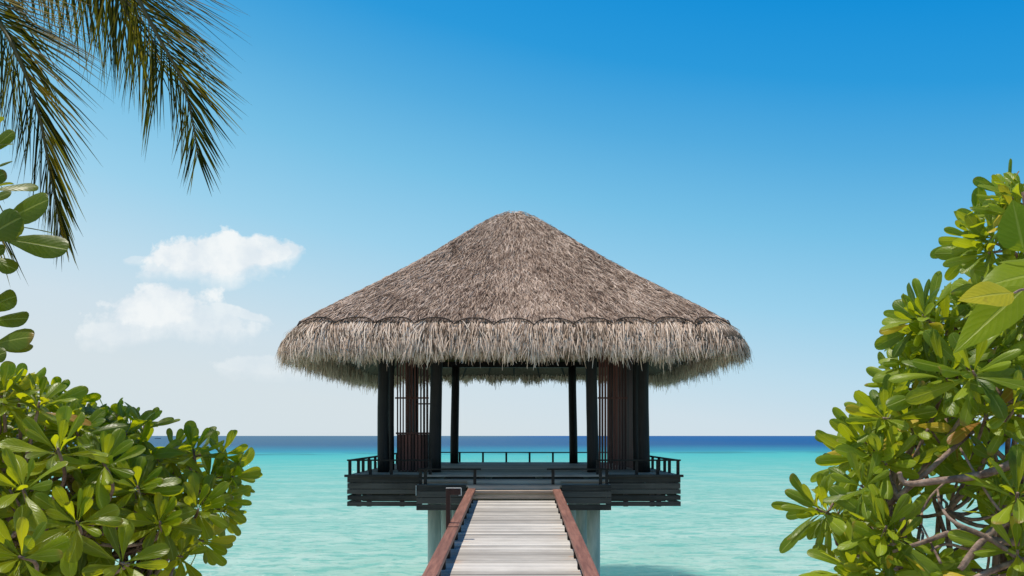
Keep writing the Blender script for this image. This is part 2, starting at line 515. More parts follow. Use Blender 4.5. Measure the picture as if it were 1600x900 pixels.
class MB:
    """collects boxes and tubes into one mesh"""
    def __init__(s):
        s.v, s.f = [], []

    def box(s, x0, x1, y0, y1, z0, z1, dz=0.0, dz0=None):
        """dz: extra height at the far (y1) end"""
        b = len(s.v)
        for (x, y, z) in ((x0, y0, z0), (x1, y0, z0), (x1, y1, z0 + dz), (x0, y1, z0 + dz), (x0, y0, z1), (x1, y0, z1), (x1, y1, z1 + dz), (x0, y1, z1 + dz)):
            s.v.append((x, y, z))
        for f in ((0, 3, 2, 1), (4, 5, 6, 7), (0, 1, 5, 4), (1, 2, 6, 5), (2, 3, 7, 6), (3, 0, 4, 7)):
            s.f.append(tuple(b + i for i in f))
        return s

    def bar(s, a, b_, w, h):
        """rectangular bar from a to b, width w sideways, height h"""
        a = Vector(a); b_ = Vector(b_)
        d = (b_ - a).normalized()
        up = Vector((0, 0, 1)) if abs(d.z) < 0.95 else Vector((0, 1, 0))
        sd = d.cross(up).normalized(); u = sd.cross(d).normalized()
        b = len(s.v)
        for p in (a, b_):
            for (i, j) in ((-1, -1), (1, -1), (1, 1), (-1, 1)):
                s.v.append(tuple(p + sd * (w / 2 * i) + u * (h / 2 * j)))
        for f in ((0, 1, 2, 3), (7, 6, 5, 4), (0, 4, 5, 1), (1, 5, 6, 2), (2, 6, 7, 3), (3, 7, 4, 0)):
            s.f.append(tuple(b + i for i in f))
        return s

    def tube(s, pts, rad, n=8, cap=True, jit=0.0):
        pts = [Vector(p) for p in pts]
        rad = [rad] * len(pts) if not isinstance(rad, (list, tuple)) else rad
        b = len(s.v)
        prev = None
        for i, p in enumerate(pts):
            d = (pts[min(i + 1, len(pts) - 1)] - pts[max(i - 1, 0)])
            if d.length < 1e-9: d = Vector((0, 0, 1))
            d.normalize()
            if prev is None:
                ref = Vector((1, 0, 0)) if abs(d.x) < 0.9 else Vector((0, 1, 0))
                sd = d.cross(ref).normalized()
            else:
                sd = (prev - d * prev.dot(d))
                sd = sd.normalized() if sd.length > 1e-6 else d.orthogonal().normalized()
            prev = sd
            u = d.cross(sd)
            for k in range(n):
                a = 2 * math.pi * k / n
                r = rad[i] * (1 + random.uniform(-jit, jit))
                s.v.append(tuple(p + sd * (r * math.cos(a)) + u * (r * math.sin(a))))
        for i in range(len(pts) - 1):
            for k in range(n):
                k2 = (k + 1) % n
                s.f.append((b + i * n + k, b + i * n + k2, b + (i + 1) * n + k2, b + (i + 1) * n + k))
        if cap:
            s.f.append(tuple(b + k for k in range(n))[::-1])
            s.f.append(tuple(b + (len(pts) - 1) * n + k for k in range(n)))
        return s

    def obj(s, name, mat, parent=None, smooth=False, bevel=0.0, origin=None):
        return link(name, s.v, s.f, mat, parent, smooth, bevel=bevel, origin=origin)


# ------------------------------------------------------------------ sea, beach
SEA = -1.05


def sheet(name, mat, x0, x1, y0, y1, z):
    o = link(name, [(x0, y0, z), (x1, y0, z), (x1, y1, z), (x0, y1, z)], [(0, 1, 2, 3)], mat)
    return tag(o, kind='structure')


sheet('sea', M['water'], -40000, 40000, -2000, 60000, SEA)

# a low sand beach under the shrubs, sloping into the lagoon
xs = np.linspace(-26, 26, 60); ys = np.linspace(-22, 12.5, 50)
BV, BF = [], []


def beach_z(x, y):
    z = 1.08 - max(0.0, y - 3.5) * 0.30 + 0.05 * math.sin(x * 0.9 + y * 0.4) + 0.04 * math.sin(x * 2.3 - y * 1.7)
    return z - max(0.0, abs(x) - 20) * 0.3


for y in ys:
    for x in xs:
        BV.append((x, y, beach_z(x, y)))
for j in range(len(ys) - 1):
    for i in range(len(xs) - 1):
        a = j * len(xs) + i
        BF.append((a, a + 1, a + 1 + len(xs), a + len(xs)))
tag(link('beach', BV, BF, M['sand'], smooth=True), kind='structure')

# ------------------------------------------------------------------ boardwalk
RAMP = 0.05
W0 = EYE - 1.94


def wz(y): return W0 + RAMP * y


WY0, WY1 = -2.0, 15.02
walk = empty('boardwalk', (0, WY0, wz(WY0)), 'sloping boardwalk of pale weathered planks leading to the thatched pavilion', 'boardwalk')
mb = MB()
y = WY1
while y > WY0:
    w = random.uniform(0.128, 0.142)
    ex = random.uniform(0, 0.012)
    mb.box(-0.80 - ex, 0.80 + random.uniform(0, 0.012), y - w, y, wz(y - w) - 0.035 + random.uniform(-0.003, 0.003), wz(y - w) + random.uniform(-0.003, 0.003), RAMP * w)
    y -= w + random.uniform(0.004, 0.008)
mb.obj('planks', M['boards'], walk)
mb = MB()
for x in (-0.62, 0.0, 0.62):
    mb.box(x - 0.05, x + 0.05, WY0, WY1 - 0.02, wz(WY0) - 0.24, wz(WY0) - 0.045, RAMP * (WY1 - WY0))
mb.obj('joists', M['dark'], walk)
RH = 0.205
for sgn in (-1, 1):
    mb = MB()
    cuts = [WY0, 1.2, 4.6, 7.9, 10.75, 15.1] if sgn < 0 else [WY0, 2.6, 6.4, 10.2, 15.1]
    for a, b in zip(cuts[:-1], cuts[1:]):
        o = random.uniform(-0.004, 0.004)
        x0, x1 = sorted((sgn * (0.712 + o), sgn * (0.855 + o)))
        lip = 0.012 if (sgn < 0 and b > 15) else 0.0
        mb.box(x0, x1, a + 0.004, b - 0.004, wz(a) + RH - 0.055, wz(a) + RH + lip, RAMP * (b - a))
    mb.obj('handrail', M['rail'], walk, bevel=0.006)
    y = 14.7
    while y > WY0 + 0.2:
        x0, x1 = sorted((sgn * 0.735, sgn * 0.795))
        MB().box(x0, x1, y - 0.05, y + 0.05, wz(y) - 0.01, wz(y) + RH - 0.056).obj('rail_post', M['dark'], walk)
        y -= 0.62
for y in (1.5, 6.0, 10.5, 14.2):
    for x in (-0.55, 0.55):
        MB().tube([(x, y, -2.2), (x, y, wz(y) - 0.2)], 0.085, 14).obj('support_pile', M['pile'], walk, smooth=True)

walk.location.x = -0.08
walk.rotation_euler.z = -0.0048

# stub post clamped to the outside of the left handrail
py_ = 11.05
zr = wz(py_) + RH
SX = -0.015
post = empty('rail_stub_post', (-0.885, py_, zr - 0.15), 'short red-brown upright post with a stub arm on the left boardwalk rail', 'post')
MB().box(-0.915, -0.858, py_ - 0.03, py_ + 0.03, zr - 0.16, zr + 0.47).obj('upright', M['slat'], post, bevel=0.004)
MB().box(-0.857, -0.715, py_ - 0.03, py_ + 0.03, zr + 0.39, zr + 0.472).obj('arm', M['slat'], post, bevel=0.004)
mb = MB()
mb.box(-0.915, -0.712, py_ - 0.031, py_ + 0.031, zr + 0.4745, zr + 0.482)
mb.box(-0.7145, -0.706, py_ - 0.031, py_ + 0.031, zr + 0.385, zr + 0.474)
mb.box(-0.745, -0.706, py_ - 0.031, py_ + 0.031, zr + 0.378, zr + 0.3845)
mb.obj('edge_strip', M['strip'], post)

# ------------------------------------------------------------------ pavilion
ZC = 20.0
DECK = EYE - 0.766
DX = 3.27
DY0, DY1 = 16.1, 23.9
pav = empty('thatched_pavilion', (0, ZC, DECK), 'open overwater pavilion with a thatched hip roof on dark log columns', 'pavilion')

# main deck
mb = MB()
y = DY0
while y < DY1:
    w = 0.14
    mb.box(-DX, DX, y, min(y + w, DY1), DECK - 0.04, DECK + random.uniform(-0.002, 0.002))
    y += w + 0.006
mb.obj('deck', M['deck'], pav)
mb = MB()
for x in np.linspace(-DX + 0.15, DX - 0.15, 6):
    mb.box(x - 0.06, x + 0.06, DY0 + 0.08, DY1 - 0.1, DECK - 0.33, DECK - 0.045)
for y in (17.2, 20.0, 22.8):
    mb.box(-DX + 0.1, DX - 0.1, y - 0.09, y + 0.09, DECK - 0.60, DECK - 0.335)
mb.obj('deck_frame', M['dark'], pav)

# slatted skirt round the deck: the boards leave ragged gaps of light
SK = EYE - 1.41


def skirt_front(x0, x1, y, ztop, zbot, n, name='skirt', open_end=None):
    mb = MB()
    pitch = (ztop - zbot) / n
    for k in range(n):
        z1 = ztop - k * pitch
        g = 0.012 if k < 2 or n == 4 else 0.032
        j = random.uniform(-0.004, 0.004)
        mb.box(x0 + j, x1 + j, y - 0.03, y, z1 - pitch + g, z1)
    mb.obj(name, M['skirt'], pav, bevel=0.003)


def skirt_side(x, y0, y1, ztop, zbot, n):
    mb = MB()
    pitch = (ztop - zbot) / n
    for k in range(n):
        z1 = ztop - k * pitch
        g = 0.012 if k < 1 else 0.032
        mb.box(min(x, x - 0.03 * np.sign(x)), max(x, x - 0.03 * np.sign(x)), y0, y1, z1 - pitch + g, z1)
    mb.obj('skirt', M['skirt'], pav, bevel=0.003)


LX = 1.83
LY0, LY1 = 15.42, 16.02
skirt_front(-DX, -LX - 0.01, DY0 - 0.004, DECK - 0.045, SK, 5)
skirt_front(LX + 0.01, DX, DY0 - 0.004, DECK - 0.045, SK, 5)
skirt_side(-DX, DY0 + 0.004, DY1, DECK - 0.045, SK, 5)
skirt_side(DX, DY0 + 0.004, DY1, DECK - 0.045, SK, 5)
skirt_front(-DX, DX, DY1 + 0.034, DECK - 0.045, SK, 5)
# edging board of the deck, standing a little proud
for (xa, xb) in ((-DX - 0.05, -LX), (LX, DX + 0.05)):
    MB().box(xa, xb, DY0 - 0.075, DY0 - 0.003, DECK - 0.043, DECK + 0.006).obj('edge_board', M['skirt'], pav, bevel=0.004)
# skirt battens
for x in (-DX + 0.22, -DX + 0.42, -2.2, 2.2, 2.72, DX - 0.42):
    MB().box(x - 0.045, x + 0.045, DY0 + 0.003, DY0 + 0.06, SK + 0.02, DECK - 0.05).obj('batten', M['skirt'], pav)

# landing boxes left and right of the steps
LZ = EYE - 0.92
for sgn in (-1, 1):
    x0, x1 = sorted((sgn * 0.90, sgn * LX))
    mb = MB()
    for k in range(4):
        ya = LY0 + k * 0.15
        mb.box(x0, x1, ya, ya + 0.145, LZ - 0.035, LZ)
    mb.obj('landing', M['deck'], pav)
    skirt_front(x0, x1, LY0 - 0.004, LZ - 0.002, EYE - 1.41, 4, 'landing_skirt')
    mb = MB()
    for k in range(4):
        z1 = LZ - 0.037 - k * 0.115
        xo = sgn * (LX - 0.036)
        mb.box(min(xo, xo + sgn * 0.03), max(xo, xo + sgn * 0.03), LY0, LY1, z1 - 0.078, z1)
    mb.obj('landing_skirt', M['skirt'], pav)
    # inner cheek of the steps
    xi = sgn * 0.895
    MB().box(min(xi, xi - sgn * 0.03), max(xi, xi - sgn * 0.03), 14.95, LY0 - 0.04, EYE - 1.40, EYE - 1.03).obj('step_cheek', M['skirt'], pav)
    if sgn < 0:
        mb = MB()
        mb.box(-LX - 0.012, -LX - 0.001, LY0 - 0.055, LY0 - 0.037, LZ - 0.20, LZ - 0.01)
        mb.obj('edge_strip', M['strip'], pav)

# steps from the walkway up to the deck
for (z, y0, y1, hx) in ((EYE - 0.843, 15.76, 16.09, LX - 0.003), (EYE - 0.92, 15.42, 15.75, 0.895), (EYE - 1.01, 15.06, 15.41, 0.86), (EYE - 1.10, 15.025, 15.055, 0.86)):
    mb = MB()
    n = 2 if y1 - y0 > 0.2 else 1
    w = (y1 - y0) / n
    for k in range(n):
        mb.box(-hx, hx, y0 + k * w, y0 + (k + 1) * w - 0.008, z - 0.042, z - 0.002)
    mb.box(-hx, hx, y1 - 0.035, y1 - 0.01, z + 0.004, z + 0.062) if y1 < 16.08 and y1 - y0 > 0.2 else None
    mb.box(-hx + 0.02, hx - 0.02, y0 + 0.06, y1 - 0.04, z - 0.16, z - 0.045) if y1 - y0 > 0.2 else None
    mb.obj('step', M['deck'], pav)

# columns
CX1, CX2 = 1.64, 2.73
CY = (17.2, 18.33, 21.67, 22.8)
CTOP = EYE + 1.93
cols = [(-CX2, CY[0]), (-CX1, CY[0]), (CX1, CY[0]), (CX2, CY[0]), (-CX2, CY[1]), (CX2, CY[1]),
        (-CX2, CY[2]), (CX2, CY[2]), (-CX2, CY[3]), (-CX1, CY[3]), (CX1, CY[3]), (CX2, CY[3])]
for (x, y) in cols:
    r = random.uniform(0.118, 0.13)
    if y > 22 and abs(x) < 2: r = 0.112
    if y == CY[1]: r = 0.062
    if y > 21 and abs(x) > 2: r = 0.085
    pts, rad = [], []
    for k in range(9):
        f = k / 8
        pts.append((x + 0.018 * math.sin(f * 3 + x), y + 0.018 * math.cos(f * 2.3 + y), DECK + 0.003 + f * (CTOP - DECK)))
        rad.append(r * (1.04 - 0.08 * f) * random.uniform(0.985, 1.015))
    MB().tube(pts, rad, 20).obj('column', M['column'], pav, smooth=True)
# concrete piles under the inner columns
for (x, y) in ((-CX1, 16.9), (CX1, 16.9), (-CX1, 22.8), (CX1, 22.8), (-CX1, 19.85), (CX1, 19.85)):
    MB().tube([(x, y, -2.2), (x, y, 0.6), (x, y, DECK - 0.60)], 0.138, 24).obj('pile', M['pile'], pav, smooth=True)

# ring beams and rafters
for (a, b) in (((-CX2 - 0.2, CY[0]), (CX2 + 0.2, CY[0])), ((-CX2 - 0.2, CY[3]), (CX2 + 0.2, CY[3]))):
    MB().box(a[0], b[0], a[1] - 0.06, a[1] + 0.06, CTOP - 0.03, CTOP + 0.13).obj('ring_beam', M['column'], pav)
for x in (-CX2, CX2):
    MB().box(x - 0.06, x + 0.06, CY[0] - 0.25, CY[3] + 0.25, CTOP + 0.132, CTOP + 0.27).obj('ring_beam', M['column'], pav)

# the roof: a rounded-square hip, steepening into a hanging fringe
ZA = EYE + 5.46
RC = 0.115       # corner radius as a share of the half width


def unit_ring(q):
    """q in 0..4 round the square -> plan point on a unit rounded square and its outward normal; q=0..1 front"""
    q = np.asarray(q, dtype=float) % 4.0
    side = np.floor(q).astype(int)
    s = (q - side) * 2 - 1
    st = 1 - RC
    arc = RC * math.pi / 4
    tot = st + arc
    d = s * tot
    ad = np.abs(d)
    onarc = ad > st
    ang = np.where(onarc, (ad - st) / RC, 0.0)
    x = np.where(onarc, np.sign(d) * (st + RC * np.sin(ang)), d)
    y = np.where(onarc, -(st + RC * np.cos(ang)), -1.0)
    nx = np.where(onarc, np.sign(d) * np.sin(ang), 0.0)
    ny = np.where(onarc, -np.cos(ang), -1.0)
    ca = np.array([1, 0, -1, 0])[side]; sa = np.array([0, 1, 0, -1])[side]
    return np.stack([x * ca - y * sa, x * sa + y * ca], -1), np.stack([nx * ca - ny * sa, nx * sa + ny * ca], -1)


HS = 4.24         # half width at the seam


def roof_z(H):
    a = 0.27
    k = (5.46 - 2.20) / (math.sqrt(HS * HS + a * a) - a)
    z = ZA - k * (np.sqrt(H * H + a * a) - a)
    return z - 0.10 * np.sin(np.clip(H / HS, 0, 1) * math.pi) ** 2      # slight sag in the slope


def roof_pt(q, H):
    u, n = unit_ring(q)
    return np.stack([u[..., 0] * H, ZC + u[..., 1] * H, roof_z(H)], -1)


NQ = 128
qs = np.arange(NQ) / NQ * 4
prof = [(h, None, 0) for h in (0.02, 0.12, 0.25, 0.45, 0.8, 1.4, 2.1, 2.8, 3.5, HS)]
V = []
for (h, _, _) in prof:
    V.append(roof_pt(qs, np.full(NQ, h)) - np.array([0, 0, 0.03]))
for (h, z) in ((4.42, EYE + 1.99), (4.52, EYE + 1.80), (4.46, EYE + 1.74), (4.21, EYE + 1.77), (3.3, EYE + 2.45), (1.6, EYE + 3.75), (0.02, EYE + 4.95)):
    u, _ = unit_ring(qs)
    V.append(np.stack([u[:, 0] * h, ZC + u[:, 1] * h, np.full(NQ, z)], -1))
nr = len(V)
V = np.concatenate(V)
FQ = []
for i in range(nr - 1):
    for k in range(NQ):
        k2 = (k + 1) % NQ
        FQ.append((i * NQ + k, i * NQ + k2, (i + 1) * NQ + k2, (i + 1) * NQ + k))
roof = link('roof', V, np.array(FQ), M['packed'], pav, smooth=True)


def blades(base, d1, d2, width, L, side, bend=1):
    """strands: base (n,3), start direction, end direction, width, length, side vector"""
    n = len(base)
    mid = base + d1 * (L * 0.5)[:, None]
    tip = mid + d2 * (L * 0.5)[:, None]
    w = side * (width * 0.5)[:, None]
    V = np.stack([base - w, base + w, mid - w * 0.95, mid + w * 0.95, tip - w * 0.35, tip + w * 0.35], 1).reshape(-1, 3)
    i = np.arange(n)[:, None] * 6
    Fq = np.concatenate([i + np.array([[0, 1, 3, 2]]), i + np.array([[2, 3, 5, 4]])], 0)
    return V, Fq


def nrm(a): return a / np.maximum(np.linalg.norm(a, axis=-1, keepdims=True), 1e-9)


# thatch strands on the slopes
N = 120000
H = np.sqrt(rng.uniform(0.0004, 0.985, N)) * HS
q = rng.uniform(0, 4, N)
p0 = roof_pt(q, H)
p1 = roof_pt(q, H + 0.05)
down = nrm(p1 - p0)
pt_ = roof_pt(q + 0.01, H)
tang = nrm(pt_ - p0)
nn = nrm(np.cross(tang, down)); nn *= np.sign(nn[:, 2:3])
yaw = rng.normal(0, 0.27, N)
d = nrm(down * np.cos(yaw)[:, None] + tang * np.sin(yaw)[:, None])
sd = nrm(np.cross(nn, d))
roll = rng.normal(0, 0.5, N)
sd = nrm(sd * np.cos(roll)[:, None] + nn * np.sin(roll)[:, None])
lift = np.abs(rng.normal(0.06, 0.07, N))
L = np.minimum(rng.uniform(0.12, 0.27, N) * np.clip(H / 0.9, 0.35, 1), np.maximum(0.05, (HS - H) * 1.25 + 0.03))
base = p0 + nn * rng.uniform(-0.01, 0.035, N)[:, None]
V1, F1 = blades(base, nrm(d + nn * lift[:, None]), nrm(d + nn * (lift * 0.2 - 0.12)[:, None]), rng.uniform(0.007, 0.0145, N), L, sd)
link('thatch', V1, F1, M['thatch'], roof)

# the hanging fringe: layered strands that arch over the edge
N = 36000
q = rng.uniform(0, 4, N)
lay = rng.uniform(0, 1, N)
H = HS - 0.05 + 0.34 * lay ** 0.9
u, n2d = unit_ring(q)
z = np.where(H <= HS, roof_z(H), EYE + 2.20 - (H - HS) * 1.35) + rng.uniform(-0.07, 0.01, N)
base = np.stack([u[:, 0] * H, ZC + u[:, 1] * H, z], -1)
out = np.stack([n2d[:, 0], n2d[:, 1], np.zeros(N)], -1)
tan2 = np.stack([-n2d[:, 1], n2d[:, 0], np.zeros(N)], -1)
up = np.array([[0, 0, 1.0]])
lock = np.sin(q * 143 + 3 * np.sin(q * 31)) * 0.16 + np.sin(q * 57 + 1.0) * 0.08
yw = (rng.normal(0, 0.15, N) + lock)[:, None]
d1 = nrm(out * (0.80 - 0.40 * lay[:, None] + rng.normal(0, 0.10, N)[:, None]) - up * (0.62 + 0.35 * lay[:, None]) + tan2 * yw)
d2 = nrm(out * (0.14 + rng.normal(0, 0.12, N)[:, None]) - up + tan2 * (yw * 1.3 + rng.normal(0, 0.08, N)[:, None]))
clump = 0.5 + 0.5 * np.sin(q * 61 + 2.0 * np.sin(q * 23)) * np.sin(q * 37 + 1.3)
rear = (np.floor(q) == 2) & (np.abs((q % 1) - 0.5) < 0.40)
zend = EYE + 1.585 + rng.normal(0, 0.05, N) - 0.18 * clump ** 2 - np.abs(rng.normal(0, 0.08, N)) + 0.05 + np.where(rear, 0.17, 0.0)
full = np.clip((z - zend) / 0.90, 0.12, 1.2)
L = full * np.where(lay < 0.55, rng.uniform(0.45, 1.0, N), rng.uniform(0.8, 1.05, N))
sd = nrm(np.cross(d1, out + up * 0.3) + out * rng.normal(0, 0.5, N)[:, None])
V2, F2 = blades(base, d1, d2, rng.uniform(0.008, 0.018, N), L, sd)
# inner layer, hanging straight from under the edge
N = 13000
q = rng.uniform(0, 4, N)
H = rng.uniform(4.14, 4.50, N)
u, n2d = unit_ring(q)
base = np.stack([u[:, 0] * H, ZC + u[:, 1] * H, np.full(N, EYE + 1.78) + rng.uniform(-0.04, 0.06, N)], -1)
out = np.stack([n2d[:, 0], n2d[:, 1], np.zeros(N)], -1)
tan2 = np.stack([-n2d[:, 1], n2d[:, 0], np.zeros(N)], -1)
d1 = nrm(out * rng.normal(0.05, 0.12, N)[:, None] - up + tan2 * rng.normal(0, 0.12, N)[:, None])
d2 = nrm(d1 + tan2 * rng.normal(0, 0.15, N)[:, None] + out * rng.normal(0, 0.12, N)[:, None])
clump = 0.5 + 0.5 * np.sin(q * 61 + 2.0 * np.sin(q * 23)) * np.sin(q * 37 + 1.3)
rear = (np.floor(q) == 2) & (np.abs((q % 1) - 0.5) < 0.40)
L = 0.19 + 0.22 * clump ** 2 + np.abs(rng.normal(0, 0.085, N)) - np.where(rear, 0.15, 0.0)
L = np.maximum(L, 0.06)
V3, F3 = blades(base, d1, d2, rng.uniform(0.010, 0.022, N), L, nrm(tan2 + out * rng.normal(0, 0.6, N)[:, None]))
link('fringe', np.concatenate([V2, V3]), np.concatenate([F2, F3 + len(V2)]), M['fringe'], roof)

# scalloped cord along the seam
mb = MB()
nsc = 11
pts = []
for i in range(4 * nsc * 10 + 1):
    q_ = i / (nsc * 10)
    ph = (q_ * nsc) % 1.0
    sag = 1 - math.sin(ph * math.pi) ** 0.7            # cusp hangs lower
    h = HS - 0.03 + 0.115 * sag
    u, _ = unit_ring(np.array([q_]))
    zz = float(roof_z(np.array(min(h, HS)))) - max(0, h - HS) * 1.3 + 0.055
    pts.append((u[0, 0] * h, ZC + u[0, 1] * h, zz + 0.012 * math.sin(q_ * 9)))
mb.tube(pts, 0.0125, 5, cap=False)
mb.obj('seam_cord', M['cord'], roof, smooth=True)

# rafters under the eaves and the lining boards
for k in range(44):
    q_ = (k + 0.5) / 44 * 4
    u, _ = unit_ring(np.array([q_]))
    a = (u[0, 0] * 4.36, ZC + u[0, 1] * 4.36, EYE + 1.70)
    b = (u[0, 0] * 2.2, ZC + u[0, 1] * 2.2, EYE + 3.20)
    MB().tube([a, b], 0.032, 8).obj('rafter', M['column'], pav, smooth=True)
mb = MB()
mb.box(-3.2, 3.2, 23.3, 23.33, EYE + 2.10, EYE + 2.42)
mb.obj('lining_board', M['beam'], pav)


# railings: low, dark, flat-topped
def railing(x0, y0, x1, y1, zb, posts, h=0.285, name='railing'):
    mb = MB()
    a = Vector((x0, y0, zb + h)); b = Vector((x1, y1, zb + h))
    mb.bar(a, b, 0.09, 0.03)
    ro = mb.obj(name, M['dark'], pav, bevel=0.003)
    for f in posts:
        p = a.lerp(b, f)
        MB().box(p.x - 0.028, p.x + 0.028, p.y - 0.028, p.y + 0.028, zb + 0.002, zb + h - 0.016).obj('rail_post', M['dark'], ro)
    return ro


RYF = DY0 + 0.08
railing(-DX - 0.02, RYF, -1.62, RYF, DECK, (0.03, 0.27, 0.52, 0.98))
railing(1.62, RYF, DX + 0.02, RYF, DECK, (0.02, 0.48, 0.73, 0.97))
for sx in (-1, 1):
    railing(sx * (DX - 0.06), RYF + 0.05, sx * (DX - 0.06), DY1 - 0.08, DECK, (0.09, 0.16, 0.25, 0.36, 0.50, 0.66, 0.82, 0.99))
railing(-DX + 0.08, DY1 - 0.06, DX - 0.08, DY1 - 0.06, DECK, [0.04 + 0.1063 * k - (0.002 if k == 9 else 0) for k in range(10)])
# landing rails
railing(-1.80, LY0 + 0.05, -0.62, LY0 + 0.05, LZ, (0.03, 0.11, 0.90), 0.29)
railing(0.62, LY0 + 0.05, 1.80, LY0 + 0.05, LZ, (0.10, 0.86, 0.96), 0.29)


# slat screens between the columns
def screen(x0, x1, y, pitch, w, zt, zb=DECK + 0.01, bar=EYE + 0.85):
    mb = MB()
    n = max(2, int(round((x1 - x0) / pitch)))
    for k in range(n + 1):
        x = x0 + (x1 - x0) * k / n + random.uniform(-0.004, 0.004)
        mb.box(x - w / 2, x + w / 2, y - 0.02, y + 0.02, zb, zt)
    so = mb.obj('slat_screen', M['slat'], pav)
    MB().box(x0 - 0.05, x1 + 0.05, y - 0.035, y - 0.0205, bar - 0.018, bar + 0.018).obj('crossbar', M['slat'], so)
    return so


screen(-2.62, -1.96, 18.42, 0.066, 0.027, EYE + 1.9)
screen(1.93, 2.50, 18.42, 0.066, 0.046, EYE + 1.9)
mb = MB()
for k in range(30):
    y = 18.55 + k * 0.104
    mb.box(2.71, 2.75, y - 0.022, y + 0.022, DECK + 0.01, EYE + 1.9)
mb.obj('slat_screen', M['slat'], pav)
mb = MB()
for k in range(8):
    y = 21.75 - k * 0.10
    mb.box(-2.75, -2.71, y - 0.02, y + 0.02, DECK + 0.01, EYE + 1.9)
mb.obj('slat_screen', M['slat'], pav)

screen(-2.56, -2.20, 21.78, 0.09, 0.034, EYE + 1.9)

# towel cabinet standing on the deck at the left
cab = empty('slatted_cabinet', (-2.15, 17.65, DECK), 'low red-brown slatted cabinet on the deck between the left front columns', 'cabinet')
MB().box(-2.47, -1.83, 17.44, 17.95, DECK + 0.03, DECK + 0.80).obj('body', M['dark'], cab)
MB().box(-2.51, -1.80, 17.40, 17.99, DECK + 0.803, DECK + 0.84).obj('top', M['slat'], cab, bevel=0.004)
mb = MB()
for k in range(9):
    x = -2.47 + 0.035 + k * 0.0715
    mb.box(x - 0.024, x + 0.024, 17.405, 17.438, DECK + 0.01, DECK + 0.795)
mb.obj('slat_front', M['slat'], cab)

# ------------------------------------------------------------------ distant boat
bo = empty('small_boat', tuple(P(246, 684.6, 1150) * np.array([1, 1, 0]) + np.array([0, 0, SEA])), 'tiny dark boat far out near the horizon behind the left shrub', 'boat')
bx, by = bo.location.x, bo.location.y
hv, hf = [], []
st = [(-4.2, 0.15, 0.9), (-3.4, 0.85, 0.75), (-1.0, 1.1, 0.65), (2.0, 1.0, 0.75), (3.8, 0.55, 1.0), (4.8, 0.05, 1.35)]
for (x, w, zt) in st:
    hv += [(bx + x, by - w, SEA + zt), (bx + x * 0.94, by - w * 0.6, SEA - 0.2), (bx + x * 0.94, by + w * 0.6, SEA - 0.2), (bx + x, by + w, SEA + zt)]
for i in range(len(st) - 1):
    a = i * 4
    for k in range(4):
        hf.append((a + k, a + 4 + k, a + 4 + (k + 1) % 4, a + (k + 1) % 4))
hf += [(0, 1, 2, 3), tuple(len(hv) - 4 + k for k in (3, 2, 1, 0))]
link('hull', hv, hf, M['boat'], bo)
mb = MB(); mb.box(bx - 1.8, bx + 1.0, by - 0.8, by + 0.8, SEA + 1.6, SEA + 1.72)
for xx in (-1.7, 0.9):
    for yy in (-0.7, 0.7):
        mb.box(bx + xx - 0.05, bx + xx + 0.05, by + yy - 0.05, by + yy + 0.05, SEA + 0.6, SEA + 1.6)
mb.obj('canopy', M['boat_w'], bo)
MB().tube([(bx + 0.4, by, SEA + 1.725), (bx + 0.4, by, SEA + 4.4)], 0.06, 6).obj('mast', M['boat'], bo)

# ------------------------------------------------------------------ leaves
OBOV = np.array([[0, .05], [.10, .09], [.22, .22], [.36, .46], [.50, .70], [.64, .90], [.77, 1.0], [.88, .90], [.95, .66], [.985, .38], [1.0, .06]])
OVATE = np.array([[0, .04], [.04, .12], [.10, .52], [.20, .84], [.33, 1.0], [.48, .97], [.62, .82], [.76, .58], [.88, .30], [.96, .10], [1.0, .01]])


